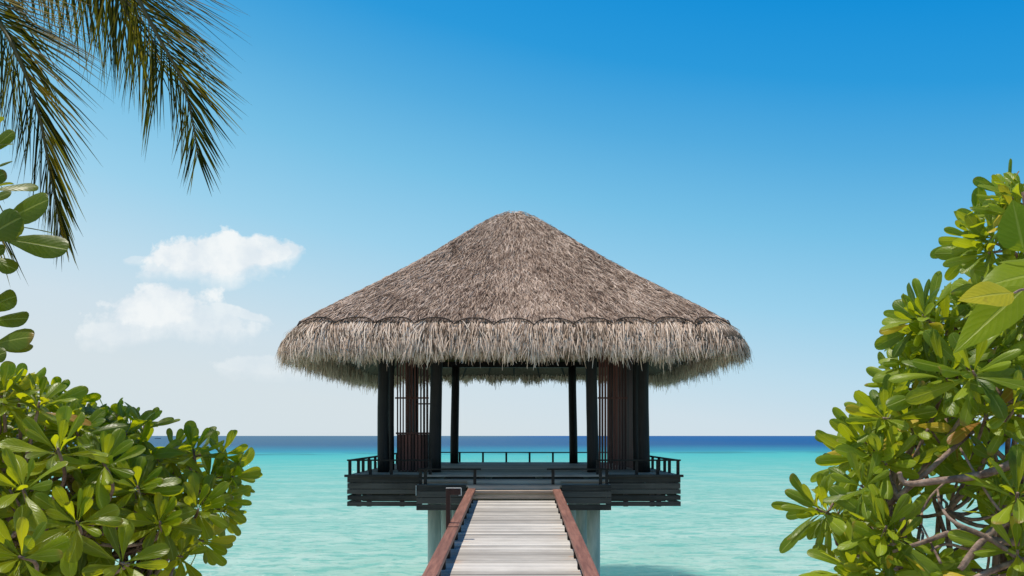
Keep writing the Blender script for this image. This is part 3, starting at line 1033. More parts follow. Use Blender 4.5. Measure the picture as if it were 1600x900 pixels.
class Leaves:
    def __init__(s): s.rows = []

    def add(s, b, d, n, L, Wd, curl=0.5, fold=0.25, roll=0.25, wave=0.05):
        s.rows.append((*b, *d, *n, L, Wd, curl, fold, roll, wave, random.uniform(0, 6.28)))

    def span(s, b, tip, Wd, nhint, curl=0.3, fold=0.2, roll=0.2, wave=0.04):
        b = np.array(b, float); tip = np.array(tip, float)
        ch = tip - b
        n = np.array(nhint, float)
        n = n - ch * (n @ ch) / (ch @ ch); n /= np.linalg.norm(n)
        c = max(curl, 0.02)
        L = np.linalg.norm(ch) * (c / 2) / math.sin(c / 2)
        d = ch / np.linalg.norm(ch)
        d0 = d * math.cos(c / 2) + n * math.sin(c / 2)
        n0 = n * math.cos(c / 2) - d * math.sin(c / 2)
        s.add(b, d0, n0, L, Wd, c, fold, roll, wave)

    def build(s, name, mat, parent, shape=OBOV, nv=5, clear=()):
        A = np.array(s.rows)
        # openings in the crown where no leaf grows
        for (gx, gy, rx, ry) in clear:
            keep = np.ones(len(A), bool)
            for t_ in (0.3, 0.5, 0.65, 0.8, 0.95, 1.05):
                q_ = A[:, 0:3] + A[:, 3:6] * A[:, 9:10] * t_ - A[:, 6:9] * (A[:, 9:10] * A[:, 11:12] * t_ * t_ * 0.5)
                X = VX + q_[:, 0] / q_[:, 1] * F; Y = HY - (q_[:, 2] - EYE) / q_[:, 1] * F
                keep &= ((X - gx) / (rx + 3)) ** 2 + ((Y - gy) / (ry + 3)) ** 2 > 1
            A = A[keep]
        n = len(A)
        b, d, nn = A[:, 0:3], nrm(A[:, 3:6]), A[:, 6:9]
        nn = nrm(nn - d * np.sum(nn * d, 1, keepdims=True))
        sd = np.cross(d, nn)
        L, Wd, c, fo, ro, wv, ph = (A[:, k] for k in range(9, 16))
        c = np.where(np.abs(c) < 1e-3, 1e-3, c)
        us, ws = shape[:, 0], shape[:, 1]
        nu = len(us)
        v = np.linspace(-1, 1, nv)
        u_ = us[None, :, None]; v_ = v[None, None, :]
        w_ = ws[None, :, None]
        cL = (L / c)[:, None, None]; C = c[:, None, None]
        along = cL * np.sin(C * u_)
        drop = -cL * (1 - np.cos(C * u_))
        half = (Wd / 2)[:, None, None] * w_
        lat = half * v_ * (1 - 0.18 * np.abs(v_) * ro[:, None, None])
        hgt = half * (fo[:, None, None] * np.abs(v_) - ro[:, None, None] * v_ ** 2 * np.abs(v_) * 1.3) \
            + (Wd * wv)[:, None, None] * np.sin(u_ * 9 + ph[:, None, None] + np.sign(v_) * 1.1) * np.abs(v_) * w_
        # local frame turns with the curl
        ca, sa = np.cos(C * u_), np.sin(C * u_)
        along = along + hgt * sa
        drop = drop + hgt * ca
        full = np.broadcast_shapes(along.shape, lat.shape, drop.shape)
        along, lat, drop = (np.broadcast_to(k, full) for k in (along, lat, drop))
        Vx = b[:, None, None, :] + along[..., None] * d[:, None, None, :] + lat[..., None] * sd[:, None, None, :] + drop[..., None] * nn[:, None, None, :]
        uvx = np.stack(np.broadcast_arrays(v_ * 0.5 + 0.5, u_), -1)
        uvx = np.broadcast_to(uvx, (n, nu, nv, 2)).reshape(-1, 2)
        g = np.arange(nu * nv).reshape(nu, nv)
        fq = np.stack([g[:-1, :-1], g[:-1, 1:], g[1:, 1:], g[1:, :-1]], -1).reshape(-1, 4)
        Fq = (np.arange(n)[:, None, None] * (nu * nv) + fq[None]).reshape(-1, 4)
        return link(name, Vx.reshape(-1, 3), Fq, mat, parent, smooth=True, uv=uvx)


def rosette(LV, p, axis, Lm, n=13, wr=0.40, spread=95, inner=14, curl=(-0.15, 1.0), fold=0.42):
    p = np.array(p, float)
    a = np.array(axis, float); a /= np.linalg.norm(a)
    ref = np.array([0, 0, 1.0]) if abs(a[2]) < 0.9 else np.array([1.0, 0, 0])
    e1 = np.cross(a, ref); e1 /= np.linalg.norm(e1); e2 = np.cross(a, e1)
    ph0 = random.uniform(0, 6.28)
    for k in range(n):
        f = (k + 0.5) / n
        pol = R(inner + (spread - inner) * f ** 0.85 + random.uniform(-9, 9))
        az = ph0 + k * 2.39996 + random.uniform(-0.25, 0.25)
        rad = e1 * math.cos(az) + e2 * math.sin(az)
        d = a * math.cos(pol) + rad * math.sin(pol)
        nn = a * math.sin(pol) - rad * math.cos(pol)
        tw = random.gauss(0, 0.42)
        nn = nn * math.cos(tw) + np.cross(d, nn) * math.sin(tw)
        Ls = Lm * (0.50 + 0.55 * f ** 0.6) * random.uniform(0.82, 1.12)
        if f > 0.85: Ls *= random.uniform(0.75, 1.0)
        LV.add(p - a * (0.22 * Lm * f) + rad * 0.008, d, nn, Ls, Ls * wr * random.uniform(0.85, 1.2),
               random.uniform(*curl) * (0.5 + 0.9 * f), fold * random.uniform(0.3, 1.5), random.uniform(0.1, 0.6), random.uniform(0.03, 0.10))


def inside(poly, x, y):
    c = False
    j = len(poly) - 1
    for i in range(len(poly)):
        xi, yi = poly[i]; xj, yj = poly[j]
        if (yi > y) != (yj > y) and x < (xj - xi) * (y - yi) / (yj - yi) + xi: c = not c
        j = i
    return c


def unit(v):
    v = np.array(v, float)
    return v / np.linalg.norm(v)


def curve(pts, n=6):
    """smooth polyline through points"""
    pts = [np.array(p, float) for p in pts]
    out = []
    for i in range(len(pts) - 1):
        p0 = pts[max(i - 1, 0)]; p1 = pts[i]; p2 = pts[i + 1]; p3 = pts[min(i + 2, len(pts) - 1)]
        for k in range(n):
            t_ = k / n
            out.append(0.5 * ((2 * p1) + (-p0 + p2) * t_ + (2 * p0 - 5 * p1 + 4 * p2 - p3) * t_ ** 2 + (-p0 + 3 * p1 - 3 * p2 + p3) * t_ ** 3))
    out.append(pts[-1])
    return out


def taper(n, a, b): return [a + (b - a) * i / (n - 1) for i in range(n)]


def shrub(name, label, poly, zrange, core, keyros, nfill, Lm, mat, root, wr, hubs, gaps=(), n_leaf=14, spread=84, upw=0.55, group=None, extra_branches=(), zfun=None, low=None, clear=()):
    """keyros: (px, py, Z, axis, scale) rosettes that shape the outline; nfill more fill the body behind them"""
    sh = empty(name, root, label, 'shrub', group)
    LV = Leaves(); st = MB()
    ros = []
    for (px, py, Z, ax, sc) in keyros:
        ros.append((P(px, py, Z), unit(ax), sc))
    xs = [p[0] for p in poly]; ys = [p[1] for p in poly]
    tries = 0
    cnt = 0
    taken = []
    while cnt < nfill and tries < nfill * 60:
        tries += 1
        x = random.uniform(min(xs), max(xs)); y = random.uniform(min(ys), max(ys))
        if not inside(poly, x, y): continue
        skip = False
        for (gx, gy, rx, ry, pr) in gaps:
            if ((x - gx) / rx) ** 2 + ((y - gy) / ry) ** 2 < 1 and random.random() < pr: skip = True
        if skip: continue
        z0, z1 = zrange if zfun is None else zfun(x, y)
        Z = random.uniform(z0, z1)
        p = P(x, y, Z)
        if any(np.linalg.norm(p - k) < 0.55 * Lm for k in taken) and random.random() < 0.8: continue
        taken.append(p)
        o = unit(p - core)
        ax = o * 0.9 + np.array([0, -0.30, upw]) + rng.normal(0, 0.28, 3)
        ros.append((p, unit(ax), random.uniform(0.8, 1.1)))
        cnt += 1
    if low:                       # foliage below the picture, down to the sand
        (cx, cy, cz, rx, ry, rz, nl) = low
        for k in range(nl):
            v = unit(rng.normal(0, 1, 3))
            p = np.array([cx, cy, cz]) + v * np.array([rx, ry, rz]) * random.uniform(0.6, 1.0)
            ros.append((p, unit(v + np.array([0, 0, 0.6])), 1.0))
    for (p, ax, sc) in ros:
        rosette(LV, p, ax, Lm * sc, n_leaf + random.randint(-1, 4), wr, spread)
        # twig down to the nearest bough
        h = min(hubs, key=lambda q_: np.linalg.norm(np.array(q_) - p) + (0.4 if q_[2] > p[2] else 0))
        h = np.array(h, float)
        mid = p - ax * 0.16 * (Lm / 0.17)
        m2 = (mid + h) / 2 + np.array([0, 0, -0.03])
        c_ = curve([p, mid, m2, h], 4)
        st.tube(c_, taper(len(c_), 0.0045, 0.009), 6)
    for h in hubs:
        h = np.array(h, float)
        r0 = np.array(root) + np.array([random.uniform(-.12, .12), random.uniform(-.12, .12), -0.05])
        mid = (h + r0) / 2 + rng.normal(0, 0.08, 3)
        c_ = curve([h, mid, r0], 6)
        st.tube(c_, taper(len(c_), 0.008, 0.017), 8, jit=0.06)
    for (pts, ra, rb) in extra_branches:
        c_ = curve([P(*q_) for q_ in pts], 6)
        st.tube(c_, taper(len(c_), ra, rb), 8, jit=0.08)
    LV.build('foliage', mat, sh, clear=clear)
    st.obj('stem', M['bark'], sh, smooth=True)
    return sh


# ---- left shrub
polyL = [(-140, 620), (-20, 600), (60, 635), (150, 670), (220, 680), (270, 710), (330, 730), (350, 755), (330, 800), (300, 840), (285, 880), (270, 1010), (-140, 1010)]


def zL(x, y):
    f = np.clip((x + 60) / 420, 0, 1)
    near = 2.6 + 0.8 * f
    return near, near + 1.3


keyL = [(28, 610, 2.9, (0.0, -0.1, 1), 1.0), (62, 628, 2.8, (0.35, -0.2, 1), 1.05), (-15, 605, 2.8, (-.1, -.2, 1), 1.0), (105, 652, 3.0, (0.45, -0.2, 1), 1.0), (150, 668, 3.2, (0.15, -0.2, 1), 1.0),
        (196, 672, 3.3, (0.1, -0.25, 1), 1.0), (226, 664, 3.5, (0.25, -0.1, 0.9), 1.0), (172, 655, 3.4, (0, -.2, 1), 1.0), (205, 660, 3.7, (0.1, 0, 1), 1.0), (128, 650, 3.3, (0.1, 0, 1), 1.0), (80, 625, 3.2, (.2, 0, 1), 1.1), (270, 700, 3.7, (0.1, -0.2, 1), 1.0), (240, 722, 3.5, (.1, -.6, .8), 1.0), (212, 700, 3.4, (.1, -.6, .8), 1.0), (365, 745, 3.5, (1, -.3, .1), 1.0), (302, 702, 3.4, (0.05, -0.45, 1), 1.12), (352, 712, 3.5, (1, -0.2, 0.05), 0.95),
        (278, 716, 3.6, (0.1, -0.3, 1), 0.9), (330, 748, 3.4, (0.6, -0.5, 0.5), 0.9), (346, 782, 3.4, (1, -0.35, 0.1), 1.0), (352, 800, 3.5, (1, -0.2, -0.25), 1.0), (310, 795, 3.2, (0.4, -0.8, 0.3), 1.0),
        (318, 846, 3.3, (0.8, -0.5, -0.1), 1.0), (285, 870, 3.2, (0.5, -0.6, 0.1), 1.0), (160, 720, 2.8, (0.1, -0.7, 0.7), 1.0), (90, 700, 2.6, (0.2, -0.6, 0.8), 1.05), (215, 760, 3.0, (0.3, -0.7, 0.6), 1.0),
        (35, 760, 2.4, (0.3, -0.7, 0.6), 1.0), (120, 815, 2.5, (0.4, -0.8, 0.4), 1.0), (250, 815, 3.0, (0.4, -0.7, 0.5), 1.0), (30, 870, 2.3, (0.2, -0.9, 0.3), 1.0), (190, 880, 2.7, (0.3, -0.8, 0.2), 1.0)]
coreL = P(90, 880, 3.7)
hubsL = [P(x, y, Z) for (x, y, Z) in ((-40, 720, 3.2), (30, 700, 3.3), (100, 740, 3.3), (180, 740, 3.6), (250, 760, 3.7), (290, 780, 3.7), (250, 840, 3.5), (120, 840, 3.2), (0, 840, 3.0), (200, 920, 3.3), (40, 940, 3.0))]
rootL = (-1.75, 3.5, 1.05)
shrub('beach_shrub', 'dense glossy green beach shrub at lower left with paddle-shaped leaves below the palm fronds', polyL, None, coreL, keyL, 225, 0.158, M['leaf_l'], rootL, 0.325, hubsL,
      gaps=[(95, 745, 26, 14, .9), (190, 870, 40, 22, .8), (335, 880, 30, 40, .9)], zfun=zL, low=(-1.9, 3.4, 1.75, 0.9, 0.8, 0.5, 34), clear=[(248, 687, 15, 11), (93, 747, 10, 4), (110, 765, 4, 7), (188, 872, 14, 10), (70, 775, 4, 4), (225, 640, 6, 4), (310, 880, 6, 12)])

# ---- right shrub
polyR = [(1760, 340), (1630, 350), (1570, 400), (1520, 460), (1455, 500), (1430, 550), (1400, 600), (1375, 650), (1335, 710), (1310, 790), (1320, 820), (1350, 860), (1350, 1010), (1760, 1010)]
A3 = np.array
keyR = [(1598, 300, 2.7, (-0.3, -0.2, 1), 0.8), (1625, 315, 2.8, (-.1, -.2, 1), 0.9), (1572, 304, 2.8, (-0.9, -0.2, 0.5), 0.8), (1590, 335, 2.75, (-0.6, -0.7, 0.4), 0.9), (1560, 335, 2.9, (-1, -0.1, 0.25), 0.8), (1548, 372, 2.9, (-1, -0.2, 0.05), 0.85), (1525, 372, 3.0, (-1, -0.3, 0.25), 0.95),
        (1545, 395, 2.9, (-0.8, -0.5, -0.1), 1.0), (1572, 430, 2.9, (-0.7, -0.6, 0.1), 1.0), (1442, 492, 3.1, (-0.75, -0.3, 0.6), 1.0), (1432, 503, 3.1, (-1, -0.3, 0.1), 0.95), (1478, 520, 3.1, (-.5, -.8, .4), 1.0), (1500, 490, 3.2, (-0.1, -0.4, 1), 1.05),
        (1455, 530, 3.1, (-0.8, -0.6, -0.25), 1.0), (1420, 565, 3.2, (-0.8, -0.3, 0.6), 0.95), (1405, 600, 3.3, (-0.9, -0.4, 0.4), 1.0), (1480, 590, 2.9, (-0.4, -0.9, 0.2), 1.15), (1520, 580, 2.8, (-0.5, -0.8, 0.4), 1.1),
        (1375, 650, 3.3, (-0.85, -0.5, 0.45), 1.0), (1345, 690, 3.2, (-0.9, -0.55, 0.3), 1.15), (1350, 715, 3.1, (-0.7, -0.75, 0.0), 1.15), (1385, 725, 3.0, (-0.3, -0.9, 0.2), 1.05), (1420, 660, 3.1, (-0.5, -0.8, 0.4), 1.1),
        (1318, 722, 3.4, (-0.95, -0.3, 0.25), 0.95), (1275, 795, 3.2, (-0.8, -0.35, 0.35), 1.10), (1290, 805, 3.2, (-0.6, -0.6, -0.3), 0.95), (1310, 800, 3.3, (-0.2, -0.6, 0.8), 0.9), (1330, 885, 3.0, (-0.35, -0.55, 0.8), 1.2), (1345, 910, 3.0, (-0.5, -0.8, 0.3), 1.1),
        (1385, 822, 2.9, (-0.2, -0.75, 0.65), 1.15), (1400, 850, 2.9, (0.2, -0.9, 0.2), 1.0), (1440, 890, 2.9, (-0.1, -0.6, 0.7), 1.0), (1560, 800, 2.9, (-0.2, -0.6, 0.8), 0.9), (1590, 770, 2.7, (-0.3, -0.7, 0.6), 1.1),
        (1530, 770, 3.1, (-0.2, -0.6, -0.5), 0.95), (1590, 860, 2.7, (-0.3, -0.7, 0.5), 1.0), (1500, 740, 3.2, (-0.2, -0.7, 0.6), 1.0), (1560, 720, 3.0, (-.2, -.8, .3), 1.0), (1585, 640, 2.8, (-.2, -.8, .4), 1.1), (1540, 650, 2.9, (-.3, -.8, .5), 1.1)]
coreR = P(1640, 700, 3.8)
hubsR = [P(x, y, Z) for (x, y, Z) in ((1640, 380, 3.1), (1580, 470, 3.3), (1520, 560, 3.3), (1480, 640, 3.4), (1430, 690, 3.4), (1400, 740, 3.3), (1390, 790, 3.1), (1480, 800, 3.1), (1560, 760, 3.3), (1620, 650, 3.3), (1430, 880, 3.1), (1640, 830, 3.0))]
rootR = (1.95, 3.3, 1.05)
brR = [([(1600, 715, 2.75), (1540, 740, 2.8), (1460, 752, 2.85), (1415, 755, 2.9), (1405, 738, 2.9)], 0.016, 0.008),
       ([(1640, 850, 2.8), (1560, 845, 2.8), (1500, 830, 2.82), (1440, 848, 2.85), (1395, 862, 2.9)], 0.014, 0.006),
       ([(1500, 890, 2.75), (1530, 850, 2.75), (1570, 815, 2.8), (1640, 780, 2.85)], 0.011, 0.014),
       ([(1412, 840, 2.95), (1408, 800, 2.95), (1398, 765, 3.0), (1385, 740, 3.05)], 0.011, 0.008),
       ([(1640, 870, 2.7), (1580, 880, 2.7), (1520, 905, 2.7)], 0.013, 0.010),
       ([(1640, 905, 2.7), (1585, 868, 2.72), (1540, 838, 2.75), (1490, 815, 2.8), (1470, 790, 2.85), (1465, 765, 2.9)], 0.010, 0.004),
       ([(1385, 790, 3.0), (1440, 745, 2.95), (1490, 700, 2.95), (1520, 675, 3.0)], 0.011, 0.007),
       ([(1640, 640, 2.9), (1580, 625, 2.9), (1530, 590, 2.95), (1500, 560, 3.0)], 0.016, 0.009),
       ([(1600, 800, 2.75), (1560, 795, 2.78), (1500, 700, 2.9)], 0.006, 0.004),
       ([(1455, 860, 2.85), (1480, 850, 2.85), (1520, 858, 2.8), (1580, 845, 2.75)], 0.005, 0.006),
       ([(1470, 880, 2.8), (1455, 850, 2.85), (1440, 820, 2.9)], 0.005, 0.003),
       ([(1640, 745, 2.9), (1575, 720, 2.95), (1545, 690, 3.0)], 0.012, 0.007),
       ([(1450, 670, 3.0), (1435, 700, 3.0), (1425, 720, 3.02)], 0.006, 0.005),
       ([(1440, 800, 2.9), (1455, 775, 2.9), (1475, 755, 2.9)], 0.005, 0.004)]
shrub('beach_shrub', 'tall leafy pale green beach shrub at right showing bare twisted branches over the water', polyR, (2.9, 4.0), coreR, keyR, 150, 0.195, M['leaf_r'], rootR, 0.262, hubsR,
      gaps=[(1505, 825, 105, 62, .93), (1400, 900, 60, 30, .6), (1460, 770, 60, 25, .6), (1580, 720, 50, 25, .5)], extra_branches=brR, low=(2.15, 3.5, 1.6, 0.8, 0.7, 0.5, 20), clear=[(1465, 795, 24, 14), (1510, 822, 30, 14), (1445, 838, 12, 10), (1566, 702, 10, 8), (1540, 735, 8, 6), (1395, 775, 6, 8), (1340, 760, 5, 5), (1550, 880, 14, 8)])

# ---- near sprig at the left edge
spr = empty('near_shrub', (-1.42, 1.75, 1.1), 'close dark green sprig with big paddle leaves at the left edge under the palm', 'shrub')
LV = Leaves(); st = MB()
UPC = (0.15, -0.75, 0.65)


def sleaf(LV, bx, by, tx, ty, w, Z, dz=0.0, nh=UPC, curl=0.4, fold=0.22, roll=0.25):
    LV.span(P(bx, by, Z), P(tx, ty, Z + dz), w / F * Z, nh, curl, fold, roll)


for a in [(-12, 362, 76, 312, 52, 1.75, -.05, (0.25, -0.9, 0.35), .3), (-10, 372, 106, 390, 46, 1.7, -.03, (0.05, -0.9, 0.35), .2), (-8, 352, 86, 365, 14, 1.85, .05, (0.1, -.2, 1.0), .3), (-40, 385, 34, 340, 52, 1.65, -.02, (0.3, -0.9, 0.2), .4),
          (-20, 300, 60, 292, 32, 1.85, 0.05, (-.1, -.75, .6), .4), (-25, 250, 22, 205, 26, 1.8, 0.0, (.4, -.7, .5), .4), (-30, 235, 20, 225, 22, 1.75, 0, (.1, -.4, .9), .4), (-20, 270, 20, 252, 16, 1.8, 0, (.2, -.5, .8), .4),
          (-30, 400, 26, 422, 30, 1.7, 0, (.1, -.8, .5), .4), (-25, 400, 8, 388, 24, 1.72, 0, (.2, -.8, .5), .4),
          (-30, 490, 26, 463, 44, 1.75, 0, (.3, -.8, .5), .5), (-25, 505, 44, 498, 36, 1.75, -.03, (.2, -.85, .5), .3), (-25, 545, 53, 526, 42, 1.7, -.03, (.2, -.85, .45), .4), (-25, 540, 50, 545, 34, 1.75, 0, (.1, -.6, .8), .3), (-30, 570, 10, 550, 30, 1.65, 0, (.2, -.8, .5), .5),
          (-35, 470, 12, 480, 28, 1.8, 0, (.2, -.7, .6), .5), (-40, 300, 10, 270, 30, 1.7, 0, (.3, -.8, .5), .4), (-40, 330, 18, 300, 22, 1.9, 0, (.2, -.7, .6), .4)]:
    sleaf(LV, *a[:8], curl=a[8])
for (px, py, ax) in ((-80, 300, (-.6, -.3, .8)), (-95, 400, (-.8, -.4, .3)), (-80, 520, (-.7, -.6, .3)), (-70, 220, (-.3, -.3, 1))):
    rosette(LV, P(px, py, 1.75), ax, 0.125, 11, 0.42)
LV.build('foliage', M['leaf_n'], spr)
for (a, b, c) in (((-12, 365, 1.75), (-60, 430, 1.78), (-110, 640, 1.78)), ((-25, 530, 1.72), (-70, 570, 1.75), (-110, 640, 1.78)), ((-25, 250, 1.8), (-70, 330, 1.8), (-110, 640, 1.78)),
                  ((-80, 300, 1.75), (-90, 400, 1.76), (-110, 640, 1.78)), ((-80, 520, 1.75), (-95, 570, 1.76), (-110, 640, 1.78)), ((-95, 400, 1.75), (-100, 500, 1.76), (-110, 640, 1.78)), ((-70, 220, 1.75), (-85, 300, 1.76), (-110, 640, 1.78))):
    cc = curve([P(*a), P(*b), P(*c)], 6)
    st.tube(cc, taper(len(cc), 0.004, 0.008), 7)
cc = curve([P(-110, 640, 1.78), (-1.32, 1.76, 2.2), (-1.42, 1.75, 1.05)], 8)
st.tube(cc, taper(len(cc), 0.010, 0.018), 8, jit=0.05)
st.obj('stem', M['bark'], spr, smooth=True)

# ---- broad-leaved sapling close by at the right edge
sap = empty('broadleaf_sapling', (1.16, 1.75, 1.08), 'close broad-leaved sapling with pointed lime leaves and one yellow leaf at the right edge', 'sapling')
LV = Leaves(); LY = Leaves(); st = MB()
CAMN = (-0.35, -0.9, 0.3)
for a in [(1606, 446, 1490, 552, 62, 1.55, -.03, CAMN, .25), (1640, 425, 1525, 452, 78, 1.6, .02, (-.2, -.75, .65), .3), (1600, 395, 1582, 312, 62, 1.62, 0, (-.5, -.85, .0), .3),
          (1650, 520, 1600, 450, 60, 1.6, 0, CAMN, .3), (1640, 420, 1560, 410, 40, 1.66, .03, (-.1, -.5, .85), .4), (1700, 330, 1610, 280, 60, 1.65, 0, CAMN, .3), (1700, 560, 1625, 600, 60, 1.6, 0, CAMN, .3), (1690, 430, 1760, 380, 66, 1.6, 0, CAMN, .3), (1690, 500, 1770, 520, 66, 1.6, 0, CAMN, .3)]:
    sleaf(LV, *a[:8], curl=a[8], fold=0.16, roll=0.1)
LY.span(P(1584, 458, 1.50), P(1496, 470, 1.47), 52 / F * 1.5, (-.15, -.85, .5), 0.25, 0.18, 0.08)
LV.build('foliage', M['leaf_b'], sap, OVATE)
LY.build('yellow_leaf', M['leaf_y'], sap, OVATE)
for pts in (((1584, 458, 1.50), (1610, 452, 1.53), (1680, 470, 1.6)), ((1606, 446, 1.55), (1640, 445, 1.57), (1680, 470, 1.6)), ((1640, 425, 1.6), (1660, 440, 1.6), (1680, 470, 1.6)), ((1600, 395, 1.62), (1640, 420, 1.62), (1680, 470, 1.6)),
            ((1650, 520, 1.6), (1670, 540, 1.6), (1690, 560, 1.6)), ((1700, 330, 1.65), (1690, 400, 1.62), (1680, 470, 1.6)), ((1700, 560, 1.6), (1695, 580, 1.6), (1690, 600, 1.6)), ((1690, 430, 1.6), (1685, 460, 1.6), (1680, 470, 1.6)), ((1690, 500, 1.6), (1685, 530, 1.6), (1690, 560, 1.6))):
    cc = curve([P(*q_) for q_ in pts], 5)
    st.tube(cc, taper(len(cc), 0.002, 0.004), 6)
cc = curve([P(1680, 470, 1.6), P(1690, 600, 1.6), (1.15, 1.68, 2.2), (1.16, 1.75, 1.03)], 8)
st.tube(cc, taper(len(cc), 0.005, 0.014), 8)
st.obj('stem', M['bark'], sap, smooth=True)

# ------------------------------------------------------------------ coconut palm
CROWN = np.array([-3.0, 4.15, 6.25])
palm = empty('coconut_palm', (-3.5, 4.5, 0.95), 'coconut palm hanging dark feathery fronds into the top left corner', 'palm tree')
cc = curve([(-3.5, 4.5, 0.85), (-3.52, 4.45, 2.4), (-3.3, 4.3, 4.4), tuple(CROWN)], 10)
MB().tube(cc, taper(len(cc), 0.20, 0.115), 18, jit=0.03).obj('trunk', M['trunk'], palm, smooth=True)


def frond(pts, l_max, spread=(50, 22), droop=0.5, density=0.021, t0=0.12, yaw_tw=0.0, wid=0.030, side_n=None, left=1.0, right=1.0, lenf=None):
    """pts: world points along the rachis, base first; leaflets droop from both sides"""
    c_ = [np.array(p) for p in curve(pts, 14)]
    seg = [np.linalg.norm(c_[i + 1] - c_[i]) for i in range(len(c_) - 1)]
    tot = sum(seg)
    fo = MB().tube(c_, taper(len(c_), 0.015, 0.0018), 7).obj('frond', M['rachis'], palm, smooth=True)
    rows_b, rows_1, rows_2, rows_w, rows_L, rows_s, rows_3 = [], [], [], [], [], [], []
    acc = 0; nxt = tot * t0
    for i in range(len(seg)):
        dirn = unit(c_[i + 1] - c_[i])
        while nxt <= acc + seg[i]:
            f = nxt / tot
            p = c_[i] + dirn * (nxt - acc)
            nv_ = np.array(side_n if side_n is not None else (0, -1.0, 0.2), float)
            nv_ = unit(nv_ - dirn * (nv_ @ dirn))
            lat = unit(np.cross(dirn, nv_))
            for sg, on in ((1, right), (-1, left)):
                if random.random() > 0.96: continue
                an = R(spread[0] + (spread[1] - spread[0]) * f + random.gauss(0, 3.0))
                dd = dirn * math.cos(an) + lat * sg * math.sin(an) + nv_ * random.gauss(0.04, 0.08 + yaw_tw * 0.4)
                Ls = l_max * on * (lenf(f) if lenf else (math.sin(min(1.0, 0.18 + f * 0.55) * math.pi) ** 0.7)) * random.uniform(0.86, 1.08)
                g = np.array([0, 0, -1.0])
                d1_ = unit(dd + g * droop * 0.25)
                d2_ = unit(dd + g * droop * random.uniform(0.7, 1.2))
                d3_ = unit(dd + g * droop * random.uniform(1.5, 2.4))
                rows_b.append(p); rows_1.append(d1_); rows_2.append(d2_); rows_3.append(d3_)
                rows_w.append(wid * random.uniform(0.75, 1.1) * (1 - 0.45 * f)); rows_L.append(Ls)
                s_ = np.cross(d1_, nv_ + lat * sg * random.uniform(0.3, 1.2)); rows_s.append(unit(s_))
            nxt += density * random.uniform(0.85, 1.15)
        acc += seg[i]
    b, a1, a2, a3 = (np.array(k) for k in (rows_b, rows_1, rows_2, rows_3))
    w = np.array(rows_w)[:, None]; Lx = np.array(rows_L)[:, None]; s_ = np.array(rows_s)
    n = len(b)
    q0 = b; q1 = b + a1 * Lx * 0.3; q2 = q1 + a2 * Lx * 0.35; q3 = q2 + a3 * Lx * 0.35
    V_ = np.stack([q0 - s_ * w * .25, q0 + s_ * w * .25, q1 - s_ * w * .5, q1 + s_ * w * .5, q2 - s_ * w * .38, q2 + s_ * w * .38, q3 - s_ * w * .03, q3 + s_ * w * .03], 1).reshape(-1, 3)
    i = np.arange(n)[:, None] * 8
    F_ = np.concatenate([i + np.array([[0, 1, 3, 2]]), i + np.array([[2, 3, 5, 4]]), i + np.array([[4, 5, 7, 6]])])
    link('leaflets', V_, F_, M['palm'], fo)


C0 = tuple(CROWN)
# the frond that arcs down towards the middle
frond([C0, P(20, -330, 3.6), P(140, -130, 3.5), P(208, -15, 3.45), P(250, 62, 3.4), P(284, 125, 3.4), P(302, 195, 3.4), P(309, 245, 3.4)], 0.70, (66, 17), 0.06, 0.0125, 0.22, wid=0.0135, side_n=(0.05, -1, 0.1),
      lenf=lambda f: 1.0 if f < .62 else 1.0 - (f - .62) * 1.95, yaw_tw=0.25)
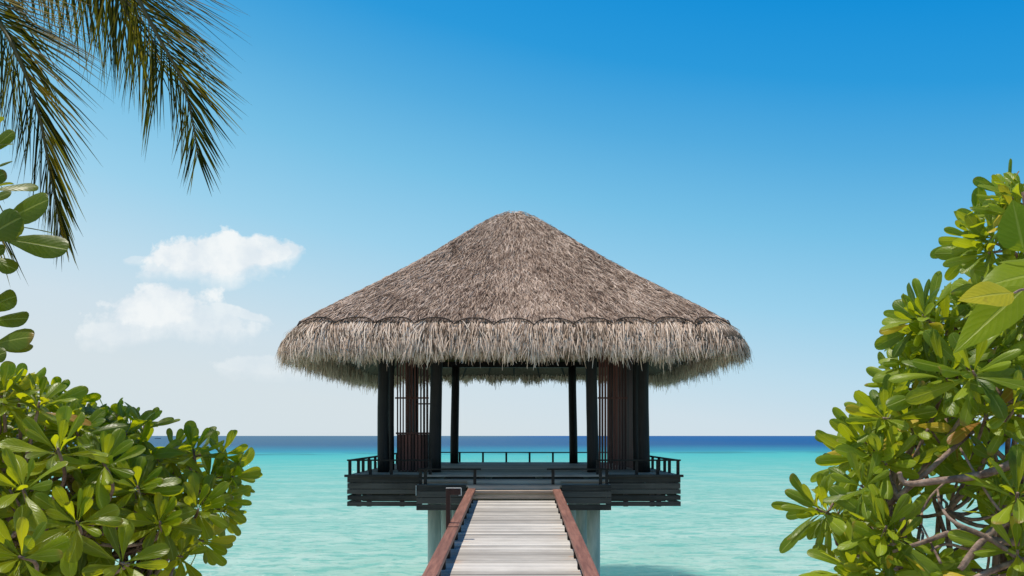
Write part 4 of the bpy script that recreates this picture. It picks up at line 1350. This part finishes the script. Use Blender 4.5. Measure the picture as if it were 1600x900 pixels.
# behind it, lower leaflets glowing yellow
frond([C0, P(-20, -250, 3.9), P(70, -110, 3.9), P(140, -50, 3.9), P(195, 0, 3.9), P(232, 50, 3.9), P(255, 110, 3.9)], 0.56, (58, 28), 0.40, 0.018, 0.25, wid=0.019, side_n=(0.1, -1, 0.25), yaw_tw=0.2)
frond([C0, P(0, -290, 3.8), P(90, -140, 3.8), P(150, -70, 3.8), P(190, 0, 3.8), P(212, 60, 3.8)], 0.46, (52, 26), 0.35, 0.020, 0.25, wid=0.017, side_n=(0.1, -1, 0.2), yaw_tw=0.2)
# left frond with a split drooping tip
frond([C0, P(-190, -130, 3.4), P(-80, -45, 3.3), P(-5, 30, 3.25), P(36, 105, 3.2), P(60, 175, 3.2), P(74, 245, 3.2), P(86, 310, 3.2), P(96, 365, 3.2)], 0.62, (54, 12), 0.12, 0.0125, 0.22, wid=0.014, side_n=(0.1, -1, 0.1),
      lenf=lambda f: 1.0 if f < .62 else 1.0 - (f - .62) * 1.95, yaw_tw=0.25)
# fronds mostly beyond the left edge and above the top edge
frond([C0, P(-230, -60, 3.6), P(-130, 60, 3.6), P(-70, 180, 3.6), P(-35, 290, 3.6), P(-15, 360, 3.6)], 0.38, (38, 15), 0.3, 0.024, 0.25, wid=0.014, yaw_tw=0.2)
frond([C0, P(-150, -230, 4.2), P(-50, -130, 4.2), P(20, -85, 4.2), P(85, -60, 4.2), P(135, -25, 4.2)], 0.50, (66, 34), 0.7, 0.018, 0.25, wid=0.024, side_n=(0, -1, 0.4), yaw_tw=0.2)
frond([C0, P(-210, -190, 4.0), P(-110, -90, 4.0), P(-45, -30, 4.0), P(0, 30, 4.0), P(25, 90, 4.0)], 0.48, (58, 30), 0.6, 0.018, 0.25, wid=0.022, side_n=(0, -1, 0.3), yaw_tw=0.2)
frond([C0, (-3.9, 3.3, 7.2), (-4.8, 2.6, 7.0), (-5.6, 2.0, 6.0)], 0.7, (60, 25), 0.6, 0.04, 0.15)
frond([C0, (-4.0, 4.8, 7.3), (-5.0, 5.4, 7.2), (-6.0, 5.9, 6.3)], 0.7, (60, 25), 0.6, 0.04, 0.15)
frond([C0, (-3.1, 5.2, 7.4), (-3.3, 6.3, 7.5), (-3.5, 7.4, 6.8)], 0.7, (60, 25), 0.6, 0.04, 0.15)

for o in bpy.data.objects:
    if '_at' in o: del o['_at']
